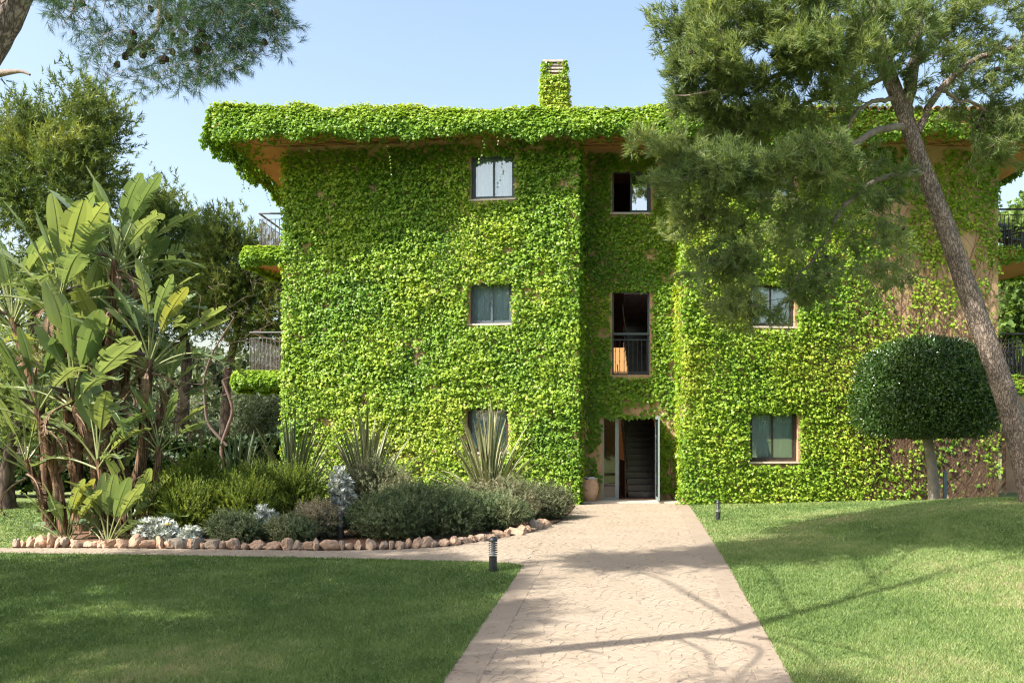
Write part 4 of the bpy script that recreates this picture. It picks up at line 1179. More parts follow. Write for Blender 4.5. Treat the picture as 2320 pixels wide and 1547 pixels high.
def blob_tree(name, label, base, trunk_pts, r0, r1, blobs, limb_n, mat_leaf, tpl, per, size, bark, sides=10, up=.4, cat='tree', group=None, jitter=.2, rmin=.010, seed=3, spread=.6, trunk_from=.45):
    t = thing(name, label, cat, base, group)
    v, f, pth, rd = trunk_geo(trunk_pts, r0, r1, 36, sides, .04, .3)
    part('trunk', v, f, bark, t, smooth=True)
    k0 = int(36 * trunk_from)
    nn, nr = [pth[k0:]], [rd[k0:] * .6]
    for c, r, n in blobs[:limb_n]:
        c = np.asarray(c, float); j = k0 + int(np.argmin(np.linalg.norm(pth[k0:] - (c - V(0, 0, np.asarray(r)[2] * .8)), axis=1)))
        a = pth[j]; mid = (a + c) / 2 + V(0, 0, -.12 * np.linalg.norm(c - a)) + rng.normal(0, .15, 3)
        q = smooth_path([a, mid, c], 14); rr = np.linspace(rd[j] * .5, .02, 14)
        part('limb', *tube(q, rr, 6, wob=.03), bark, t, smooth=True)
        nn.append(q[3:]); nr.append(rr[3:])
    tips = np.concatenate([blob_pts(c, r, n, .45, 7, .30 if jitter > .24 else .2) for c, r, n in blobs])
    lines, dirs = grow(np.concatenate(nn), np.concatenate(nr), tips, pth[-1], .5, .08, .05, rmin, .010)
    part('twigs', *tubes(lines, 3), bark, t, kind='stuff')
    ctr = tips.mean(0)
    out = norm(dirs * .5 + norm(tips - ctr) * .6)
    v, f, p1 = shoots(tips, out, per, tpl, size, up, jitter, spread)
    m = len(tpl[1])
    tint = np.clip(.42 + 1.0 * (fnoise(p1[:, 0] * .9 + p1[:, 1], p1[:, 2] * .9, seed, 3) - .5) + rng.normal(0, .17, len(p1)), 0, 1)
    part('crown', v, f, mat_leaf, t, kind='stuff', face_attrs={'tint': np.repeat(tint, m)})
    return t
SHOOTF = needle_template(11, .15, .032, .20, .9, 6)

# --- pines outside the frame on the left that shade the left lawn
def shade_pine(label, base, blobs):
    b = V(*base, float(gz(*base)))
    top = V(base[0] + .6, base[1] + .2, 8.0)
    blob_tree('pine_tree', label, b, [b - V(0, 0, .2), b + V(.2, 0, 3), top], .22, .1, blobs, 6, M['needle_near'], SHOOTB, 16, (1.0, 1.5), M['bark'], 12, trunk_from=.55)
shade_pine('pine standing left of the near lawn', (-10.6, 5.2), [((-12.6, 4.4, 8.2), (1.7, 1.3, .7), 120), ((-10.6, 5.4, 8.8), (1.8, 1.5, .7), 160), ((-9.6, 5.9, 8.2), (1.3, 1.3, .6), 110), ((-11.4, 7.6, 8.4), (1.8, 1.3, .7), 140), ((-9.9, 8.0, 8.6), (1.4, 1.2, .6), 110), ((-8.9, 4.3, 7.6), (1.0, 1.0, .5), 50), ((-10.2, 3.2, 8.0), (1.6, .9, .6), 90)])
shade_pine('pine standing left of the side path', (-12.6, 11.6), [((-12.8, 11.0, 8.0), (1.6, 1.2, .7), 110), ((-11.2, 11.8, 8.4), (1.5, 1.2, .6), 120), ((-10.2, 12.8, 7.8), (1.4, .9, .6), 90), ((-13.2, 9.2, 8.2), (1.7, 1.2, .7), 110), ((-10.9, 9.9, 8.2), (1.5, 1.1, .6), 110), ((-15, 9, 8.2), (1.7, 1.4, .7), 120), ((-15.2, 6.6, 8.2), (1.7, 1.4, .7), 110)])

# --- background pines at left
def far_pine(label, Y, trunk, blobs, r0=.3, n_scale=1.0, seed=3, limb_n=8, per=14, mat='needle_far'):
    k = Y / FPX
    tp = [P(a, b, Y) for a, b in trunk]
    tp[0][2] = -.3
    bs = [(P(a, b, Y + dy), (rx * k, rz, ry * k), int(n * n_scale)) for a, b, dy, rx, ry, rz, n in blobs]
    return blob_tree('pine_tree', label, (tp[0][0], tp[0][1], 0), tp, r0, r0 * .35, bs, limb_n, M[mat], SHOOTF, per, (1.0, 1.6), M['bark_dark'], 9, group='pines behind the garden', jitter=.28, seed=seed)
far_pine('tall sunlit pine behind the giant leaf plants at the left edge', 33, [(60, 1090), (70, 800), (95, 560), (130, 380)],
         [(110, 270, 0, 65, 45, 1.2, 70), (200, 265, -.3, 50, 45, 1.0, 55), (70, 350, 0, 85, 55, 1.6, 85), (180, 345, -.6, 75, 55, 1.3, 80), (20, 430, 0, 90, 70, 1.8, 95), (120, 440, -.8, 90, 60, 1.6, 95), (215, 420, -.5, 45, 40, 1.0, 40), (0, 560, .5, 100, 80, 1.8, 90), (110, 560, 0, 100, 80, 1.6, 80), (225, 330, -.3, 38, 30, .8, 28), (60, 680, .5, 120, 70, 1.6, 70)], .32, .8, 3, 11)
far_pine('dark rounded pine with a leaning trunk left of the balconies', 37, [(398, 1085), (412, 960), (425, 820), (405, 680), (370, 560)],
         [(370, 490, 0, 60, 45, 1.5, 70), (290, 540, 0, 80, 60, 1.6, 80), (400, 560, -.5, 85, 55, 1.8, 95), (330, 640, 0, 110, 70, 2.0, 120), (450, 640, 0, 70, 60, 1.8, 85), (240, 660, .5, 100, 80, 1.8, 90), (400, 715, 0, 90, 45, 1.6, 70), (330, 460, 0, 40, 30, 1, 26), (200, 760, .5, 120, 60, 1.5, 70), (320, 770, .5, 80, 50, 1.5, 50)], .30, .85, 5, 10)
far_pine('slimmer pine with a dark trunk close to the left balconies', 35, [(498, 1090), (510, 960), (515, 840), (540, 740), (545, 640)],
         [(500, 540, 0, 55, 45, 1.4, 65), (560, 570, -.3, 50, 40, 1.3, 55), (530, 640, 0, 80, 50, 1.6, 85), (600, 660, .3, 60, 50, 1.4, 60), (560, 710, 0, 90, 40, 1.5, 70), (620, 750, .3, 50, 45, 1.2, 45), (480, 690, 0, 50, 45, 1.2, 40)], .24, .8, 7, 7)
far_pine('dark low pine trunk and branches at the left edge beside the lawn', 23, [(20, 1190), (12, 1090), (25, 1010), (70, 930)],
         [(20, 900, .5, 90, 40, 1.2, 50), (110, 960, .8, 70, 30, 1.0, 36), (-60, 980, .5, 60, 40, 1.0, 30), (20, 830, 1.0, 90, 40, 1.2, 40)], .24, 1.0, 9, 4, mat='needle')

# bare pinkish tree in front of them
Yb = 31
bt = thing('bare_tree', 'bare leafless small tree with pinkish twigs beside the balconies', 'tree', (*P(515, 1085, Yb)[:2], 0))
tb = [P(512, 1090, Yb), P(500, 1010, Yb), P(530, 930, Yb), P(505, 860, Yb)]
tb[0][2] = -.1
v, f, pb, rb = trunk_geo(tb, .075, .045, 24, 8, .04)
part('trunk', v, f, M['twig_bare'], bt, smooth=True)
v, f, pb2, rb2 = trunk_geo([P(515, 1010, Yb), P(468, 960, Yb), P(460, 860, Yb), P(480, 800, Yb), P(530, 720, Yb)], .055, .022, 24, 8, .04, 0)
part('limb', v, f, M['twig_bare'], bt, smooth=True)
tt = np.array([P(random.gauss(560, 45), random.uniform(600, 780), Yb + random.gauss(0, .5)) for _ in range(55)] + [P(random.gauss(490, 30), random.uniform(620, 900), Yb + random.gauss(0, .4)) for _ in range(40)] + [P(random.gauss(430, 30), random.uniform(860, 960), Yb) for _ in range(10)])
lines, dirs = grow(np.concatenate([pb[8:], pb2]), np.concatenate([rb[8:], rb2]), tt, P(500, 900, Yb), .5, -.05, .05, .009, .013)
part('branches', *tubes(lines, 4), M['twig_bare'], bt, kind='stuff')

# olives, hedges and light trees behind
LEAF_V = np.array([[0, 0, 0], [.22, .45, .03], [0, 1, -.05], [-.22, .45, .03]]); LEAF_F = np.array([[0, 1, 2], [0, 2, 3]])
def leaf_sprig(n, L, seed, lw=.5, ax=.3):
    r = np.random.default_rng(seed); v, f = [], []
    for i in range(n):
        a = r.uniform(0, 2 * PI); t = r.random(); sp = r.uniform(.5, 1.2)
        d = V(math.cos(a) * math.sin(sp), math.cos(sp), math.sin(a) * math.sin(sp)); w = norm(np.cross(d, r.normal(size=3)))
        o = V(0, t * ax, 0); b = len(v); l = L * r.uniform(.7, 1.2)
        v += [o, o + d * l * .5 + w * l * lw * .5, o + d * l, o + d * l * .5 - w * l * lw * .5]; f += [[b, b + 1, b + 2], [b, b + 2, b + 3]]
    return np.array(v), np.array(f)
OLIVE = leaf_sprig(9, .16, 2, .28, .25); POPL = leaf_sprig(8, .17, 3, .8, .3); HEDGE = leaf_sprig(9, .12, 4, .5, .12)
def leafy(label, name, Y, px, top, w, mat, tpl, n, seed, base_y=1085, trunk_r=.12, size=(.9, 1.5), group=None, bark='bark_dark', per=7):
    k = Y / FPX; c = P(px, (top + base_y) / 2, Y)
    h = (base_y - top) * k
    tp = [P(px, base_y + 15, Y), P(px + w * .05, base_y - (base_y - top) * .4, Y), P(px, top + (base_y - top) * .25, Y)]; tp[0][2] = -.2
    bs = []
    for q in range(7):
        bs.append((P(px + random.uniform(-.6, .6) * w, top + (base_y - top) * random.uniform(.14, .72), Y + random.uniform(-.8, .8)), (w * .42 * k, 1.0, (base_y - top) * .17 * k), n // 7))
    return blob_tree(name, label, (tp[0][0], tp[0][1], 0), tp, trunk_r, trunk_r * .4, bs, 6, M[mat], tpl, per, size, M[bark], 8, group=group, jitter=.22, seed=seed, trunk_from=.25)
leafy('grey green olive left of the leaning trunk', 'olive_tree', 44, 360, 890, 110, 'olive', OLIVE, 300, 3, group='olives behind the garden')
leafy('grey green olive between the two dark trunks', 'olive_tree', 46, 470, 950, 70, 'olive', OLIVE, 220, 4, group='olives behind the garden')
leafy('grey green olive against the left end of the building', 'olive_tree', 42, 590, 900, 75, 'olive', OLIVE, 300, 5, group='olives behind the garden')
leafy('olive low behind the giant leaf plants', 'olive_tree', 45, 230, 930, 110, 'olive', OLIVE, 240, 6, group='olives behind the garden')
for i, (px, Y, top, lab) in enumerate([(2285, 40, 430, 'light green poplar seen between the right balconies'), (2345, 44, 380, 'pale poplar at the right edge beyond the balconies'), (2400, 40, 520, 'light poplar right of the upper balcony'), (2230, 46, 600, 'low light green poplar behind the right wing')]):
    leafy(lab, 'poplar_tree', Y, px, top, 55, 'poplar', POPL, 520, 7 + i, base_y=1075, trunk_r=.14, size=(1.0, 1.7), group='poplars behind the right end')
def hedge(label, x0, x1, y, h, d, seed, mat='hedge', n=3600):
    t = thing('hedge', label, 'hedge', ((x0 + x1) / 2, y, 0))
    x = rng.uniform(x0, x1, n); q = rng.random(n)
    z = h * (.85 + .3 * fnoise(x * .8, 0 * x, seed, 3)) * np.minimum(1, .15 + rng.random(n) ** .6)
    yy = y + (rng.random(n) - .5) * d * np.where(z > h * .8, 1, 1.1)
    pos = np.stack([x, yy, z], -1); dd = norm(np.stack([rng.normal(0, .5, n), -np.abs(rng.normal(.6, .4, n)), rng.normal(.6, .4, n)], -1))
    v, f = scatter(HEDGE[0], HEDGE[1], pos, frames(dd, rng.normal(size=dd.shape)), rng.uniform(1.2, 2.2, n))
    part('foliage', v, f, M[mat], t, kind='stuff', face_attrs={'tint': np.repeat(np.clip(.45 + .8 * (fnoise(x, z * 2, seed + 1, 2) - .5) + rng.normal(0, .15, n), 0, 1), len(HEDGE[1]))})
    st = [(np.array([[xx, y, -.1], [xx + random.gauss(0, .1), y, h * .7]]), [.03, .015]) for xx in np.arange(x0 + .3, x1, .7)]
    part('stems', *tubes(st, 4), M['bark_dark'], t, kind='stuff')
hedge('low dark hedge at the far left beyond the lawn', -19.5, -11.8, 27.5, .95, 1.2, 3, n=4200)
hedge('long dark hedge far behind the garden on the left', -44, -8, 56, 2.6, 2.0, 5, 'olive', 9000)
hedge('dark hedge behind the right end of the building', 12.5, 40, 52, 3.0, 2.0, 6, 'hedge', 6000)
hedge('bushes behind the plants and the dark trunks', -17, -9.2, 32, 1.5, 1.6, 8, 'hedge', 4200)

# --- trees of the park behind the viewpoint (seen in the window panes)
for i, (x, y, h) in enumerate([(-22, -13, 11), (-12, -19, 12), (-2, -16, 10), (8, -18, 12), (18, -14, 11)]):
    blob_tree('pine_tree', ['pine of the park farthest left behind the viewpoint', 'pine of the park left behind the viewpoint', 'pine of the park straight behind the viewpoint', 'pine of the park right behind the viewpoint', 'pine of the park farthest right behind the viewpoint'][i], (x, y, float(gz(x, y))), [V(x, y, -1.4), V(x + .3, y, h * .4), V(x, y, h * .8)], .3, .12,
              [(V(x + a * 2.6, y + b, z), (2.4, 2.0, 1.8), 90) for a, b, z in [(-1, 0, h * .5), (.9, .5, h * .45), (0, -.5, h * .75), (-.4, .8, h * .3), (.7, -.6, h * .68), (-1.2, .2, h * .2), (1.2, 0, h * .2)]], 5, M['needle_far'], SHOOTF, 9, (2.2, 3.2), M['bark_dark'], 8, group='park pines behind the viewpoint', jitter=.5)

def far_wood(label, x0, x1, y, h, n, seed, mat):
    x = rng.uniform(x0, x1, n); hh = h * (.65 + .7 * fnoise(x * .16, 0 * x, seed, 3)); z = hh * rng.random(n) ** .7
    pos = np.stack([x, y + rng.normal(0, 2.0, n), z], -1)
    dd = norm(np.stack([rng.normal(0, .6, n), rng.normal(-.5, .5, n), rng.normal(.6, .4, n)], -1))
    v, f = scatter(HEDGE[0], HEDGE[1], pos, frames(dd, rng.normal(size=dd.shape)), rng.uniform(3.5, 6, n))
    tint = np.clip(.5 + .9 * (fnoise(x * .35, z * .5, seed + 3, 3) - .5) + rng.normal(0, .12, n), 0, 1)
    o = part('distant_wood', v, f, M[mat], None, kind='stuff', face_attrs={'tint': np.repeat(tint, len(HEDGE[1]))})
    tag(o, label, 'wood')
far_wood('distant wood seen between the trunks on the left', -75, -14, 78, 8.0, 9000, 3, 'olive')
far_wood('distant wood behind the right end of the building', 24, 70, 78, 8.0, 5000, 9, 'poplar')

# ---------------------------------------------------------------- garden plants
def leaf_mat(name, stops, rib):
    m = foliage(name, stops, .38, .30, 1.5, .45, by_object=True)
    return m
M['big_leaf'] = foliage('giant leaf blade', [(0.0, (0.095, 0.155, 0.075)), (0.5, (0.155, 0.225, 0.11)), (0.82, (0.205, 0.27, 0.12)), (0.95, (0.20, 0.26, 0.09)), (1.0, (0.24, 0.26, 0.07))], .30, .32, 1.6, .55, by_object=True)
M['rib'] = plain('giant leaf midrib', (0.17, 0.20, 0.075), (0.22, 0.25, 0.10), .5, 5)
M['dead_leaf'] = plain('dry brown leaf', (0.12, 0.075, 0.045), (0.26, 0.18, 0.12), .85, 9, .6, 30)
M['palm_trunk'] = bark_mat('fibrous plant trunk', (0.055, 0.034, 0.022), (0.21, 0.135, 0.085), 10, (2.2, 2.2, .18), .02)
M['flower_white'] = plain('white flower sepal', (0.62, 0.62, 0.58), (0.72, 0.72, 0.68), .6, 9)
M['flower_dark'] = plain('dark flower spathe', (0.045, 0.035, 0.045), (0.10, 0.065, 0.05), .5, 9)

def big_leaf_mesh(L, W, pet, bend, torn, seed, mat, rib, tilt=.0):
    r = random.Random(seed)
    n = 26; ds = (pet + L) / n; p = V(0, 0, 0); pts = [p]; angs = []
    for i in range(n):
        t = i / n; a = tilt + bend * t ** 1.7; angs.append(a)
        p = p + ds * V(math.sin(a), 0, math.cos(a)); pts.append(p)
    pts = np.array(pts); angs.append(angs[-1]); angs = np.array(angs)
    arc = np.linspace(0, 1, n + 1)
    def at(u): return np.array([np.interp(u, arc, pts[:, k]) for k in range(3)]), np.interp(u, arc, angs)
    u0 = pet / (pet + L)
    pr = [tube(pts, np.linspace(.026, .005, n + 1), 5)]
    vs, fs = pr[0]; vs = list(vs); fs = [list(x) for x in fs]; mi = [1] * len(fs)
    ns = 20
    for sd in (-1, 1):
        grp = 0; droop = r.uniform(.05, .35); gap = 0
        for j in range(ns):
            t0, t1 = j / ns, (j + 1) / ns
            new = r.random() < torn
            if new: droop = r.uniform(.0, .9) * (0.4 + torn); 
            row = []
            for q, t in enumerate((t0, t1)):
                w = W / 2 * (math.sin(PI * min(1, t * .93 + .05)) ** .55) * (1 if t < .97 else .55)
                for e, fr_ in enumerate((0.0, .5, 1.0)):
                    tt = min(1.0, t + .10 * fr_ * (1 - t))
                    if torn > .15 and new and q == 0: tt += .030 * fr_ * (1 if e else 0)
                    c, a = at(u0 + (1 - u0) * min(tt, 1))
                    nrm_ = V(math.cos(a), 0, -math.sin(a))        # upper side turned outward
                    fold = (.30 * fr_ - (droop) * fr_ ** 2) * w
                    row.append(c + V(0, sd * w * fr_ * math.cos(.25 * fr_), 0) - nrm_ * fold * -1 * .8)
            b = len(vs); vs += row
            for e in (0, 1):
                fq = [b + e, b + e + 1, b + 3 + e + 1, b + 3 + e]
                fs.append(fq if sd > 0 else fq[::-1]); mi.append(0)
    return mesh_np('leaf', np.array(vs), np.array(fs), None, mats=[mat, rib], mat_idx=mi, smooth=False)
LEAVES = [big_leaf_mesh(random.uniform(1.05, 1.3), random.uniform(.42, .52), random.uniform(.45, .8), b, t, 100 + k, M['big_leaf'], M['rib']) for k, (b, t) in enumerate([(.25, .08), (.35, .25), (.5, .4), (.6, .7), (.8, .45), (.9, .8), (1.2, .75), (1.5, .8), (1.9, .9), (.45, .2), (1.0, .6), (.7, .35)])]
DEAD = [big_leaf_mesh(.9, .22, .4, 2.4, .9, 200 + k, M['dead_leaf'], M['dead_leaf'], .8) for k in range(4)]

def strelitzia(label, base, crown, n, scale, az, lean_leaves=0.0, r=.092, dead=5, flower=True, span=1.25):
    t = thing('giant_bird_of_paradise_plant', label, 'plant', base, 'clump of giant leaf plants')
    base = V(*base); crown = V(*crown)
    mid = (base + crown) / 2 + V(random.gauss(0, .12), random.gauss(0, .08), 0)
    if crown[2] - base[2] > .6:
        pth = smooth_path([base - V(0, 0, .1), mid, crown], 18)
        rr = np.linspace(r * 1.15, r * .8, 18)
        tb_ = [tube(pth, rr, 9, wob=.09)]
        part('trunk', *tb_[0], M['palm_trunk'], t, smooth=True)
        # old leaf bases wrapping the stem
        for k in range(int((crown[2] - base[2]) * 5)):
            q = random.random(); i = int(q * 17); c = pth[i]; a = random.uniform(0, 2 * PI); rd = rr[i]
            d = V(math.cos(a), math.sin(a), 0); s_ = np.cross(d, V(0, 0, 1))
            h = random.uniform(.25, .55); w = rd * .8
            vv = np.array([c + d * rd * .9 - s_ * w, c + d * rd * .9 + s_ * w, c + d * (rd + .02) + s_ * w * .6 + V(0, 0, h * .6), c + d * (rd + .02) - s_ * w * .6 + V(0, 0, h * .6), c + d * (rd + random.uniform(.02, .09)) + V(0, 0, h)])
            part('leaf_base', vv, [np.array([[0, 1, 2, 3]]), np.array([[3, 2, 4]])], M['dead_leaf'] if random.random() < .45 else M['palm_trunk'], t)
    else:
        crown = base
    def place(me, ang, azk, s, name='leaf', up=0.0):
        o = link(name, me, t); o.location = tuple(crown + V(0, 0, up))
        o.rotation_euler = Matrix.Rotation(azk, 3, 'Z').to_euler() if False else (Matrix.Rotation(azk, 3, 'Z') @ Matrix.Rotation(ang, 3, 'Y')).to_euler()
        o.scale = (s, s, s)
    for k in range(n):
        q = (k + .5) / n * 2 - 1
        ang = abs(q) * span + random.gauss(0, .07)
        azk = (az if q > 0 else az + PI) + random.gauss(0, .35)
        if abs(q) < .35: me = random.choice(LEAVES[:3] + [LEAVES[9]])
        elif abs(q) < .7: me = random.choice(LEAVES[1:6] + [LEAVES[11]])
        else: me = random.choice(LEAVES[4:9] + [LEAVES[10]])
        place(me, ang + lean_leaves * math.copysign(1, math.cos(azk)), azk, scale * random.uniform(.85, 1.1), up=-.25 * abs(q) * scale)
    for k in range(dead):
        place(random.choice(DEAD), random.uniform(.7, 1.3), random.uniform(0, 2 * PI), random.uniform(.7, 1.1), 'dead_leaf', -random.uniform(.1, .5))
    if flower:
        a = random.uniform(PI, 2 * PI); d = V(math.cos(a), math.sin(a), .25); c = crown + V(0, 0, .05) + d * .12
        pth = np.array([c, c + d * .2, c + d * .42])
        fl = part('flower', *tube(pth, [.04, .045, .006], 6), M['flower_dark'], t)
        for k in range(5):
            dd = norm(V(random.gauss(0, .4), random.gauss(-.2, .4), 1)); b = c + d * random.uniform(.05, .3); w = norm(np.cross(dd, V(1, .3, 0))) * .022
            part('sepal', np.array([b - w, b + w, b + dd * .24]), np.array([[0, 1, 2]]), M['flower_white'], fl)
    return t
YS = 17.8
def gp(px, Y): x = (px - VX) * Y / FPX; return V(x, Y, float(gz(x, Y)) + .02)
for lab, bx, cx, cy, Y, n, s, az, kw in [
    ('tallest giant leaf plant, its upright leaves against the sky', 225, 262, 590, 18.3, 13, 1.0, .15, dict(dead=6)),
    ('tall giant leaf plant left of the tallest one, shaggy with dead leaves', 190, 135, 670, 18.0, 15, 1.15, -.2, dict(dead=9)),
    ('giant leaf plant on the right of the clump with broad paddle leaves', 275, 340, 815, 17.5, 15, .96, .1, dict(dead=5)),
    ('giant leaf plant in the middle front of the clump', 215, 165, 900, 17.3, 13, 1.1, -.35, dict(dead=4)),
    ('giant leaf plant leaning out at the left of the clump', 148, 85, 925, 17.4, 13, 1.0, .2, dict(dead=4)),
    ('giant leaf plant behind, reaching up between the two tallest', 300, 300, 720, 19.0, 12, 1.0, .6, dict(dead=4)),
    ('giant leaf plant at the far left edge of the photo', 110, 30, 720, 18.8, 13, 1.05, .0, dict(dead=5)),
    ('dark giant leaf plant in the heart of the clump', 255, 240, 830, 18.6, 13, .95, 1.0, dict(dead=5)),
    ('shorter giant leaf plant at the right back of the clump', 320, 380, 900, 18.8, 11, .72, .3, dict(dead=3, r=.08)),
    ('slender giant leaf plant just right of the tallest one', 285, 310, 640, 18.9, 10, .8, -.3, dict(dead=4)),
    ('slender giant leaf plant between the left and middle stems', 175, 190, 790, 18.4, 11, 1.0, .4, dict(dead=5)),
    ('half grown giant leaf plant low on the right of the clump', 330, 360, 1010, 17.3, 9, .7, .2, dict(dead=2, flower=False, r=.07)),
    ('half grown giant leaf plant low in the middle of the clump', 250, 222, 1040, 17.0, 9, .85, -.5, dict(dead=2, flower=False, r=.07)),
    ('half grown giant leaf plant low on the left of the clump', 120, 60, 1040, 18.2, 9, .9, .3, dict(dead=2, flower=False, r=.07)),
    ('young leafy sucker at the left foot of the clump', 152, 152, 1205, 16.7, 10, .62, .1, dict(dead=1, flower=False, span=1.05)),
    ('young leafy sucker at the front foot of the clump', 245, 245, 1205, 16.6, 10, .70, -.3, dict(dead=1, flower=False, span=.95)),
    ('young leafy sucker at the right foot of the clump', 300, 300, 1205, 16.9, 9, .85, .4, dict(dead=2, flower=False, span=.8))]:
    b = gp(bx, Y); c = P(cx, cy, Y) if cy < 1200 else b
    strelitzia(lab, b, c, n, s, az, **kw)

# sword-leaved flax
M['flax'] = foliage('variegated sword leaf', [(0.0, (0.060, 0.095, 0.040)), (0.5, (0.12, 0.155, 0.065)), (1.0, (0.20, 0.21, 0.10))], .45, .2, 1.2, .4, by_object=True)
M['flax_edge'] = plain('cream leaf edge', (0.36, 0.35, 0.18), (0.44, 0.42, 0.24), .5, 5)
M['flax_dark'] = foliage('dark sword leaf', [(0.0, (0.030, 0.060, 0.035)), (1.0, (0.075, 0.105, 0.05))], .45, .2, 1.2, .4, by_object=True)
def sword_mesh(L, W, bend, mat, edge, twist=0.0):
    n = 8; p = V(0, 0, 0); v, f, mi = [], [], []
    for i in range(n + 1):
        t = i / n; a = bend * t ** 2.2
        if i: p = p + L / n * V(math.sin(a), 0, math.cos(a))
        w = W / 2 * (math.sin(PI * min(1, .22 + .78 * t)) ** .7 if t < 1 else .02)
        nx = V(math.cos(a), 0, -math.sin(a)); sd = V(0, math.cos(twist * t), 0) + nx * math.sin(twist * t)
        for e, h in ((-1, .18), (-.72, .1), (0, -.05), (.72, .1), (1, .18)):
            v.append(p + sd * e * w + nx * h * w * -1)
    for i in range(n):
        for k in range(4):
            b = i * 5 + k; f.append([b, b + 1, b + 6, b + 5]); mi.append(1 if k in (0, 3) else 0)
    return mesh_np('leaf', np.array(v), np.array(f), None, mats=[mat, edge], mat_idx=mi)
SW = [sword_mesh(random.uniform(1.25, 1.6), random.uniform(.048, .066), b, M['flax'], M['flax_edge'], random.gauss(0, .5)) for b in (.05, .1, .18, .28, .4, .55, .8, 1.3)]
SWD = [sword_mesh(random.uniform(1.2, 1.5), random.uniform(.07, .09), b, M['flax_dark'], M['flax_dark'], random.gauss(0, .4)) for b in (.03, .1, .2, .4)]
def flax(label, px, py, Y, n, s, meshes, spread):
    b = P(px, py, Y); g = float(gz(b[0], Y)); b[2] = max(g, min(b[2], g + .5)) if False else g + .03
    t = thing('flax_plant', label, 'plant', b, 'sword leaved plants in the bed')
    for k in range(n):
        q = random.random() ** .9
        ang = q * spread * .85; i = min(len(meshes) - 1, int((q * .9 + random.random() * .3) * len(meshes) * .9))
        az = random.uniform(0, 2 * PI)
        o = link('leaf', meshes[i], t)
        o.location = tuple(b + V(math.cos(az) * .10 * q, math.sin(az) * .10 * q, 0)); o.rotation_euler = (Matrix.Rotation(az, 3, 'Z') @ Matrix.Rotation(ang, 3, 'Y')).to_euler()
        z = s * random.uniform(.75, 1.12) * (1.06 - .2 * q); o.scale = (z, z, z)
flax('variegated sword leaved plant below the lower left window', 1108, 1090, 21.0, 125, 1.5, SW, 1.2)
flax('variegated sword leaved plant in the middle of the bed', 830, 1080, 21.0, 115, 1.5, SW, 1.05)
flax('arching variegated sword leaved plant left of the middle one', 665, 1080, 20.8, 105, 1.45, SW, 1.2)
flax('dark upright sword leaved plant at the left end of the building', 540, 1075, 21.5, 60, 1.45, SWD, .85)

# shrubs: domes of upright sprigs
def sprig(n, L, lw, ax, seed, sp0=.35, sp1=.8):
    r = np.random.default_rng(seed); v, f = [], []
    for i in range(n):
        a = i * 2.4 + r.normal(0, .3); t = (i + .5) / n; sp = r.uniform(sp0, sp1)
        d = V(math.cos(a) * math.sin(sp), math.cos(sp), math.sin(a) * math.sin(sp)); w = norm(np.cross(d, V(0, 1, 0))) * lw / 2
        o = V(0, t * ax, 0); b = len(v); l = L * r.uniform(.75, 1.15) * (1 - .4 * t)
        v += [o - w, o + w, o + d * l]; f.append([b, b + 1, b + 2])
    b = len(v); v += [V(-.004, 0, 0), V(.004, 0, 0), V(0, ax, 0)]; f.append([b, b + 1, b + 2])
    return np.array(v), np.array(f)
SP_ROS = sprig(18, .060, .016, .24, 1); SP_FINE = sprig(14, .06, .014, .16, 2, .5, 1.1); SP_SIL = sprig(9, .12, .05, .10, 3, .5, 1.2)
def shrub(name, label, c, r, n, tpl, mat, size=(.8, 1.3), up=.9, spread=.45, seed=1, group=None, cat='shrub', stem=True, lumps=6, tintb=.5):
    """an uneven mound: overlapping lumps of sprigs on a branching frame"""
    c = V(*c); g = float(gz(c[0], c[1])); r = V(*r)
    t = thing(name, label, cat, (c[0], c[1], g), group)
    pos, out = [], []
    lc = [V(0, 0, 0)] + [V(random.uniform(-.62, .62), random.uniform(-.6, .6), random.uniform(-.18, .12)) for _ in range(lumps - 1)]
    for q, l in enumerate(lc):
        m = n // lumps
        d = norm(rng.normal(size=(m, 3))); d[:, 2] = np.abs(d[:, 2]) * np.where(rng.random(m) < .22, -.4, 1)
        k = (.60 + .40 * rng.random(m)) * (.62 if q else .8) * (.85 + .3 * fnoise(d[:, 0] * 3 + q, d[:, 2] * 3 + d[:, 1], seed, 2))
        pos.append(c + V(0, 0, g - 0 + r[2] * .42) + (l + d * k[:, None]) * r); out.append(d)
    pos = np.concatenate(pos); out = np.concatenate(out)
    kk = pos[:, 2] > g + .02; pos, out = pos[kk], out[kk]
    dd = norm(out * .8 + V(0, 0, up) + rng.normal(0, spread, out.shape))
    v, f = scatter(tpl[0], tpl[1], pos, frames(dd, rng.normal(size=dd.shape)), rng.uniform(*size, len(pos)))
    tint = np.clip(tintb + .9 * (fnoise(pos[:, 0] * 2.5, pos[:, 2] * 2.5, seed + 1, 3) - .5) + rng.normal(0, .15, len(pos)), 0, 1)
    part('foliage', v, f, M[mat], t, kind='stuff', face_attrs={'tint': np.repeat(tint, len(tpl[1]))})
    if stem:
        idx = rng.choice(len(pos), min(140, len(pos)), replace=False)
        lines, _ = grow(np.array([[c[0], c[1], g - .02], [c[0] + .1, c[1], g + r[2] * .3], [c[0] - .12, c[1] + .1, g + r[2] * .3]]), np.array([.03, .02, .02]), pos[idx], c, .2, 0, .05, .003, .008)
        part('stems', *tubes(lines, 4), M['twig_bare'], t, kind='stuff')
    return t
def SH(label, px, py_top, py_bot, Y, wpx, n, tpl, mat, name='rounded_shrub', ry=None, **kw):
    k = Y / FPX; x = (px - VX) * k; g = float(gz(x, Y)); zt = CAMZ + (VY - py_top) * k
    shrub(name, label, (x, Y, 0), (wpx / 2 * k, ry or wpx / 2 * k * .8, max(.2, (zt - g) * .95)), n, tpl, mat, **kw)
GR = 'bright green shrubs in the bed'
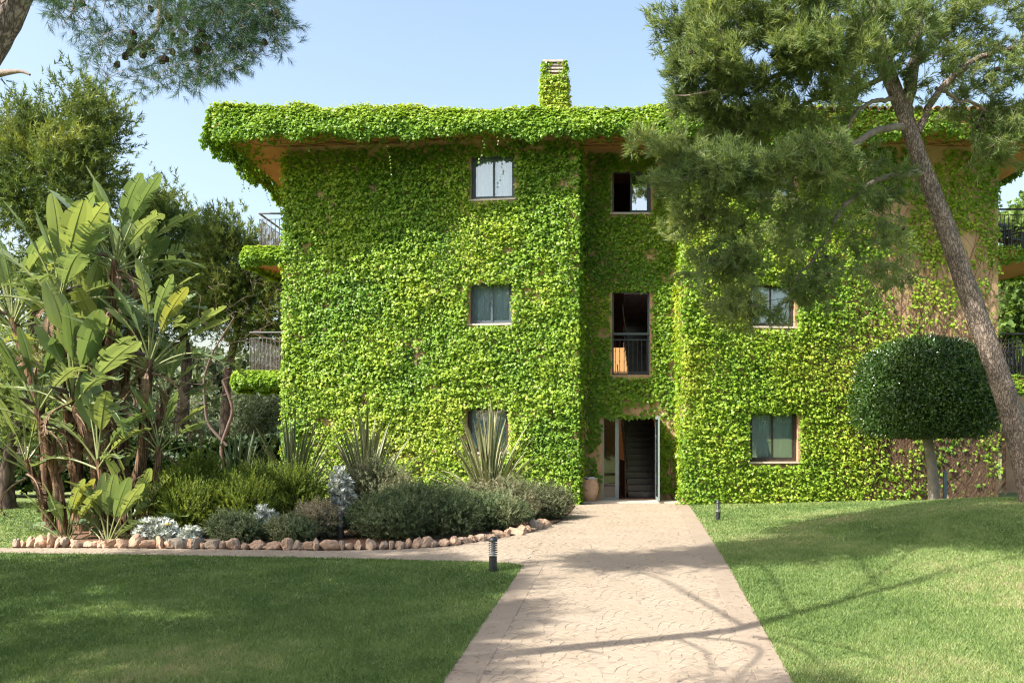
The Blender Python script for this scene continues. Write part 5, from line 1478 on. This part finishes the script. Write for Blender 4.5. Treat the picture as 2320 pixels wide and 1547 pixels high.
SH('bright green shrub right beside the giant leaf clump', 400, 1085, 1200, 17.4, 190, 2600, SP_ROS, 'rosemary', seed=1, group=GR)
SH('tall bright green shrub behind the others in the bed', 450, 1048, 1180, 18.8, 170, 2200, SP_ROS, 'rosemary', seed=2, group=GR)
SH('broad bright green shrub in the middle of the green group', 525, 1095, 1190, 17.6, 180, 2400, SP_ROS, 'rosemary', seed=3, group=GR)
SH('bright green shrub at the right end of the green group', 660, 1075, 1180, 18.2, 180, 2600, SP_ROS, 'rosemary', seed=4, group=GR)
SH('bright green shrub between the two largest green ones', 590, 1070, 1180, 19.2, 150, 1800, SP_ROS, 'rosemary', seed=5, group=GR)
GD = 'dark green shrubs in the bed'
SH('dark green feathery shrub above the stones in the centre', 870, 1130, 1215, 16.9, 200, 3600, SP_FINE, 'dark_shrub', seed=6, group=GD, up=.45, spread=.8, lumps=9)
SH('large dark green feathery shrub left of the path', 990, 1105, 1210, 17.6, 230, 4200, SP_FINE, 'dark_shrub', seed=7, group=GD, up=.45, spread=.8, lumps=9)
SH('dark green shrub beside the curve of the path', 1110, 1125, 1200, 18.4, 190, 3200, SP_FINE, 'dark_shrub', seed=8, group=GD, up=.45, spread=.8, lumps=9, tintb=.6)
SH('greyish twiggy shrub at the corner beside the door path', 1215, 1105, 1180, 20.5, 150, 2600, SP_FINE, 'grey_shrub', seed=9, up=.3, spread=.8, tintb=.35)
SH('dry grey shrub in front of the right flax plant', 1120, 1085, 1180, 19.8, 210, 2600, SP_FINE, 'grey_shrub', seed=10, up=.3, spread=.8)
SH('yellowish green open shrub in front of the middle flax plant', 850, 1055, 1170, 19.4, 170, 2400, SP_FINE, 'grey_shrub', seed=11, up=.5, spread=.7, tintb=.45)
SH('dry brownish shrub beside the bed lamp', 715, 1150, 1215, 17.0, 140, 2000, SP_FINE, 'grey_shrub', seed=12, up=.3, spread=.9, tintb=.75)
SH('low green shrub spilling over the stones left of the silver plant', 525, 1170, 1225, 16.5, 130, 1900, SP_FINE, 'dark_shrub', seed=13, up=.4, spread=.7, tintb=.75)
SH('low grey green shrub right of the middle silver plant', 650, 1178, 1225, 16.5, 120, 1700, SP_FINE, 'dark_shrub', seed=14, up=.4, spread=.7, tintb=.8)
GS = 'silver leaved plants in the bed'
SH('silver leaved plant with a yellow flower over the left stones', 360, 1186, 1222, 16.4, 85, 520, SP_SIL, 'silver', 'silver_plant', seed=15, group=GS, cat='plant', lumps=4)
SH('small silver leaved plant low behind the stones', 435, 1208, 1226, 16.3, 45, 200, SP_SIL, 'silver', 'silver_plant', seed=16, group=GS, cat='plant', lumps=3)
SH('silver leaved plant between two low green shrubs', 598, 1166, 1210, 16.8, 60, 320, SP_SIL, 'silver', 'silver_plant', seed=17, group=GS, cat='plant', lumps=3)
SH('silver leaved plant high in the bed beside the yellowish shrub', 768, 1078, 1150, 18.8, 55, 420, SP_SIL, 'silver', 'silver_plant', seed=18, group=GS, cat='plant', lumps=4)
M['yellow'] = plain('yellow flower', (0.75, 0.50, 0.03), None, .6)
bm = bmesh.new(); bmesh.ops.create_uvsphere(bm, u_segments=8, v_segments=5, radius=.045)
for vv in bm.verts: vv.co.z *= .45
yme = bpy.data.meshes.new('yellow_flower'); bm.to_mesh(yme); bm.free(); yme.materials.append(M['yellow'])
yf = link('yellow_flower', yme); yf.location = tuple(P(378, 1187, 16.2)); tag(yf, 'small yellow flower above the left silver plant', 'flower')

# stone edging
M['rock'] = concrete_mat('rough edging stone', (0.35, 0.27, 0.20), (0.49, 0.405, 0.315), (0.17, 0.155, 0.14), .95)
_nt = M['rock'].node_tree; _b = _nt.nodes['Principled BSDF']; _src = _b.inputs['Base Color'].links[0].from_socket
_oi = _nt.nodes.new('ShaderNodeObjectInfo'); _r = _nt.nodes.new('ShaderNodeValToRGB'); _m = _nt.nodes.new('ShaderNodeMix'); _m.data_type = 'RGBA'; _m.blend_type = 'MULTIPLY'; _m.inputs[0].default_value = 1
_e = _r.color_ramp.elements; _e[0].color = (.62, .66, .70, 1); _e[1].color = (1.15, 1.0, .92, 1); _e.new(.5).color = (1.0, .82, .72, 1)
_nt.links.new(_oi.outputs['Random'], _r.inputs[0]); _nt.links.new(_src, _m.inputs[6]); _nt.links.new(_r.outputs[0], _m.inputs[7]); _nt.links.new(_m.outputs[2], _b.inputs['Base Color'])
def rock_mesh(seed):
    r = np.random.default_rng(seed); bm = bmesh.new(); bmesh.ops.create_icosphere(bm, subdivisions=3, radius=1)
    dirs_ = norm(r.normal(size=(9, 3))); am = r.uniform(.5, .9, 9)
    for v_ in bm.verts:
        c = np.array(v_.co); k = 1.0
        for d, a in zip(dirs_, am):
            h = c @ d
            if h > a: k = min(k, a / h)
        k *= 1 + .5 * (float(fnoise(c[0] * 2.3 + seed, c[2] * 2.3 + c[1], seed, 3)) - .5) + .20 * (float(fnoise(c[0] * 4 + c[1] * 3, c[2] * 4 + c[1] * 2, seed, 3)) - .5)
        v_.co = Vector((c[0] * k, c[1] * k, c[2] * k))
    me = bpy.data.meshes.new('stone'); bm.to_mesh(me); bm.free(); me.materials.append(M['rock'])
    for p_ in me.polygons: p_.use_smooth = False
    return me
ROCKS = [rock_mesh(k) for k in range(9)]
edging = thing('stone_edging', 'row of rough reddish stones edging the planting bed', 'edging', (-4.5, 16, float(gz(-4.5, 16))))
be = np.array(bed_edge[3:12])[::-1]; cum = np.concatenate([[0], np.cumsum(np.linalg.norm(np.diff(be, axis=0), axis=1))])
s = 0.0
while s < cum[-1]:
    w = random.choice([random.uniform(.10, .18), random.uniform(.18, .38)]); h = random.uniform(.14, .28) * (1.25 if random.random() < .15 else 1) * (0.8 if s > 8 else 1)
    x = np.interp(s + w / 2, cum, be[:, 0]); y = np.interp(s + w / 2, cum, be[:, 1])
    o = link('stone', random.choice(ROCKS), edging)
    o.location = (x, y + .10, float(gz(x, y)) + h * .24); o.scale = (w * .58, random.uniform(.10, .16), h * .62)
    o.rotation_euler = (random.gauss(0, .2), random.gauss(0, .25), random.uniform(0, 6.28) if random.random() < .0 else random.gauss(0, .5))
    s += w * .93
# garden lamps
def bollard(label, p, h=.5):
    t = thing('garden_bollard_light', label, 'lamp', p, 'black bollard lights')
    x, y, z = p
    k = h / .5; R_ = .062 * k
    def ring(zs, rs, name, mat, n=20):
        v, f = tube(np.array([[x, y, z + q * k] for q in zs]), np.array(rs) * k, n); return part(name, v, f, M[mat], t, smooth=False)
    ring([-.03, .0, .20, .215, .22], [.056, .056, .056, .060, .02], 'post', 'bollard')
    ring([.215, .42], [.034, .034], 'lamp_glass', 'lens')
    for q in range(6):
        zz = .232 + q * .032; ring([zz, zz + .004, zz + .014, zz + .016, zz + .004, zz], [.040, .066, .060, .040, .038, .040], 'louvre', 'bollard' if q > 1 else 'bollard_worn')
    a = np.linspace(0, PI / 2, 8)
    ring([.42, .425] + list(.43 + .07 * np.sin(a)), [.03, .064] + list(.064 * np.cos(a) + .0005), 'cap', 'bollard')
b1 = G(1117, 1294); bollard('black ringed bollard light at the corner of the shaded lawn', (b1[0], b1[1], float(gz(*b1))), .52)
b2 = G(1627, 1180); bollard('black ringed bollard light on the lawn right of the path', (b2[0], b2[1], float(gz(*b2))), .46)
b3 = P(772, 1205, 16.75); bollard('black bollard light half hidden in the bed shrubs', (b3[0], b3[1], float(gz(b3[0], b3[1])) + .03), .52)

# pot by the door
pp0 = V(0.52, 24.95, .05); PS = 1.22
pot = thing('flower_pot', 'pale round terracotta pot left of the door', 'pot', pp0)
zs = np.array([0, .02, .12, .26, .38, .44, .46, .50, .50, .46, .40]); rs = np.array([.13, .15, .20, .235, .23, .205, .20, .225, .19, .18, .17])
part('body', *tube(np.array([pp0 + V(0, 0, q * PS) for q in zs]), rs * PS, 24), M['terracotta'], pot, smooth=True)
bm = bmesh.new(); bmesh.ops.create_circle(bm, cap_ends=True, segments=24, radius=.185 * PS)
for vv in bm.verts: vv.co += Vector(tuple(pp0 + V(0, 0, .43 * PS)))
me = bpy.data.meshes.new('soil'); bm.to_mesh(me); bm.free(); me.materials.append(M['soil']); link('soil', me, pot)
n = 40; gx, gy = np.meshgrid(np.linspace(-1, 1, 12), np.linspace(-1, 1, 12)); rr = np.hypot(gx, gy)
vv = np.stack([gx * .2 * PS + pp0[0], gy * .2 * PS + pp0[1], pp0[2] + .515 * PS + .035 * np.sin(gx * 4) * np.cos(gy * 3) - .045 * np.clip(rr - .8, 0, 1) + .02 * rng.random(gx.shape)], -1).reshape(-1, 3)
i = (np.arange(11)[:, None] * 12 + np.arange(11)[None]).reshape(-1)
cl = part('folded_cloth', vv, np.stack([i, i + 1, i + 13, i + 12], -1), M['white_cloth'], None, smooth=True)
tag(cl, 'white cloth lying on top of the terracotta pot', 'cloth')

# clipped round tree
YT = 21.8
tb0 = P(2118, 1148, YT); tb0[2] = float(gz(tb0[0], YT))
top = thing('topiary_tree', 'dark green clipped mushroom shaped tree in front of the right wing', 'tree', tb0)
v, f, pt_, rt_ = trunk_geo([tb0 - V(0, 0, .15), P(2112, 1060, YT), P(2100, 985, YT), P(2096, 900, YT)], .135, .10, 20, 12, .02, .05)
part('trunk', v, f, M['bark_smooth'], top, smooth=True)
cc_ = P(2095, 890, YT); RX, RY, RUP, RDN = 148 * YT / FPX, 1.5, 122 * YT / FPX, 98 * YT / FPX
def dome(n, k0, k1):
    d = norm(rng.normal(size=(n, 3)))
    # superellipsoid: full shoulders, flat underside
    e = np.where(d[:, 2] > 0, 2.5, 5.0)
    rad = (np.abs(d[:, 0]) ** e + np.abs(d[:, 1]) ** e + np.abs(d[:, 2]) ** e) ** (-1 / e)
    k = rng.uniform(k0, k1, n) * (1 + .11 * (fnoise(d[:, 0] * 4 + 5, d[:, 2] * 4 + d[:, 1] * 3, 3, 3) - .5))
    sc3 = np.stack([np.full(n, RX), np.full(n, RY), np.where(d[:, 2] > 0, RUP, RDN)], -1)
    p = cc_ + d * rad[:, None] * k[:, None] * sc3
    return p, norm(d * rad[:, None] / sc3)
pa, na = dome(19000, .92, 1.03); pb_, nb_ = dome(20000, .6, .95)
pc_, nc_ = dome(420, 1.02, 1.075); pa = np.concatenate([pa, pc_]); na = np.concatenate([na, nc_])
pos = np.concatenate([pa, pb_]); nn_ = np.concatenate([na, nb_])
tipd = norm(nn_ * .55 + rng.normal(0, .6, nn_.shape) + V(0, 0, .25)); fz = norm(nn_ + rng.normal(0, .55, nn_.shape))
v, f = scatter(LEAF_V * V(1, 1, 1), LEAF_F, pos, frames(tipd, fz), np.concatenate([rng.uniform(.06, .095, len(pa)), rng.uniform(.10, .16, len(pb_))]))
tint = np.clip(.5 + .8 * (fnoise(pos[:, 0] * 2.2, pos[:, 2] * 2.2, 6, 3) - .5) + rng.normal(0, .2, len(pos)), 0, 1)
part('crown', v, f, M['topiary'], top, kind='stuff', face_attrs={'tint': np.repeat(tint, 2)})
tips_, _n = dome(150, .6, .85)
lines, _ = grow(pt_[-4:], rt_[-4:], tips_, pt_[-1], .3, 0, .04, .01, .015)
part('branches', *tubes(lines, 4), M['bark_smooth'], top, kind='stuff')
sx = P(2141, 1140, YT + .05); g0 = float(gz(sx[0], sx[1])); hs = P(2141, 1068, YT)[2]
st = part('stake', *join([box(sx[0] - .035, sx[0] + .035, sx[1] - .03, sx[1] + .03, g0 - .1, hs), box(sx[0] - .04, sx[0] + .04, sx[1] - .035, sx[1] + .035, hs, hs + .015)]), M['stake'], None)
tag(st, 'blue grey square stake beside the clipped tree trunk', 'stake')

# terrace things glimpsed at the far left
def parasol(label, p, h):
    t = thing('folded_parasol', label, 'parasol', p, 'folded white parasols')
    x, y, z = p
    part('pole', *tube(np.array([[x, y, z], [x, y, z + h]]), [.025, .025], 8), M['white_cloth'], t)
    zs = np.linspace(z + h * .32, z + h * 1.02, 9); rs = np.array([.20, .23, .22, .20, .18, .15, .11, .06, .01]) * h / 2.2
    v, f = tube(np.stack([0 * zs + x, 0 * zs + y, zs], -1), rs, 12, wob=.12); part('canopy', v, f, M['white_cloth'], t)
parasol('folded white parasol at the far left, behind the trunk', (*P(63, 1000, 30)[:2], 0.0), 1.6)
parasol('folded white parasol beside the pink blossom', (*P(98, 1000, 29.6)[:2], 0.0), 1.5)
parasol('folded white parasol right of the pink blossom', (*P(118, 1000, 31)[:2], 0.0), 1.4)
tw = part('terrace_wall', *box(-19, -15.5, 31.4, 31.7, -.2, 1.0), M['white_cloth'], None)
tag(tw, 'low white terrace wall at the far left', 'wall')
M['pink'] = foliage('magenta blossom', [(0, (.35, .02, .22)), (1, (.6, .08, .42))], .6, .3, 1.1)
shrub('flowering_shrub', 'magenta flowering shrub beyond the far left hedge', (P(87, 1090, 31)[0], 30.9, 0), (.5, .4, 1.15), 500, SP_SIL, 'pink', (.8, 1.3), .3, .8, 31, None, 'shrub', True, 3)

# chairs on the right balconies
def chair(label, x, y, z, az):
    t = thing('balcony_chair', label, 'chair', (x, y, z), 'dark chairs on the right balconies')
    Rm = np.array(Matrix.Rotation(az, 3, 'Z'))
    def bx(name, *a):
        v, f = box(*a); v = v @ Rm.T + V(x, y, z); return part(name, v, f, M['iron'], t)
    bx('seat', -.28, .28, -.26, .26, .40, .45)
    for sx_ in (-.28, .24):
        for sy in (-.26, .22): bx('leg', sx_, sx_ + .04, sy, sy + .04, .0, .40)
        bx('armrest', sx_ - .01, sx_ + .05, -.26, .30, .64, .68); bx('arm_post', sx_, sx_ + .04, -.25, -.21, .45, .64)
    bx('backrest_rail', -.28, .28, .26, .30, .94, 1.0)
    for q in range(6): bx('back_slat', -.26 + q * .096, -.22 + q * .096, .262, .295, .45, .94)
chair('dark slatted chair on the upper right balcony', 12.75, 26.4, 7.06, .5)
chair('dark slatted chair on the lower right balcony', 12.9, 26.5, 3.45, -.4)
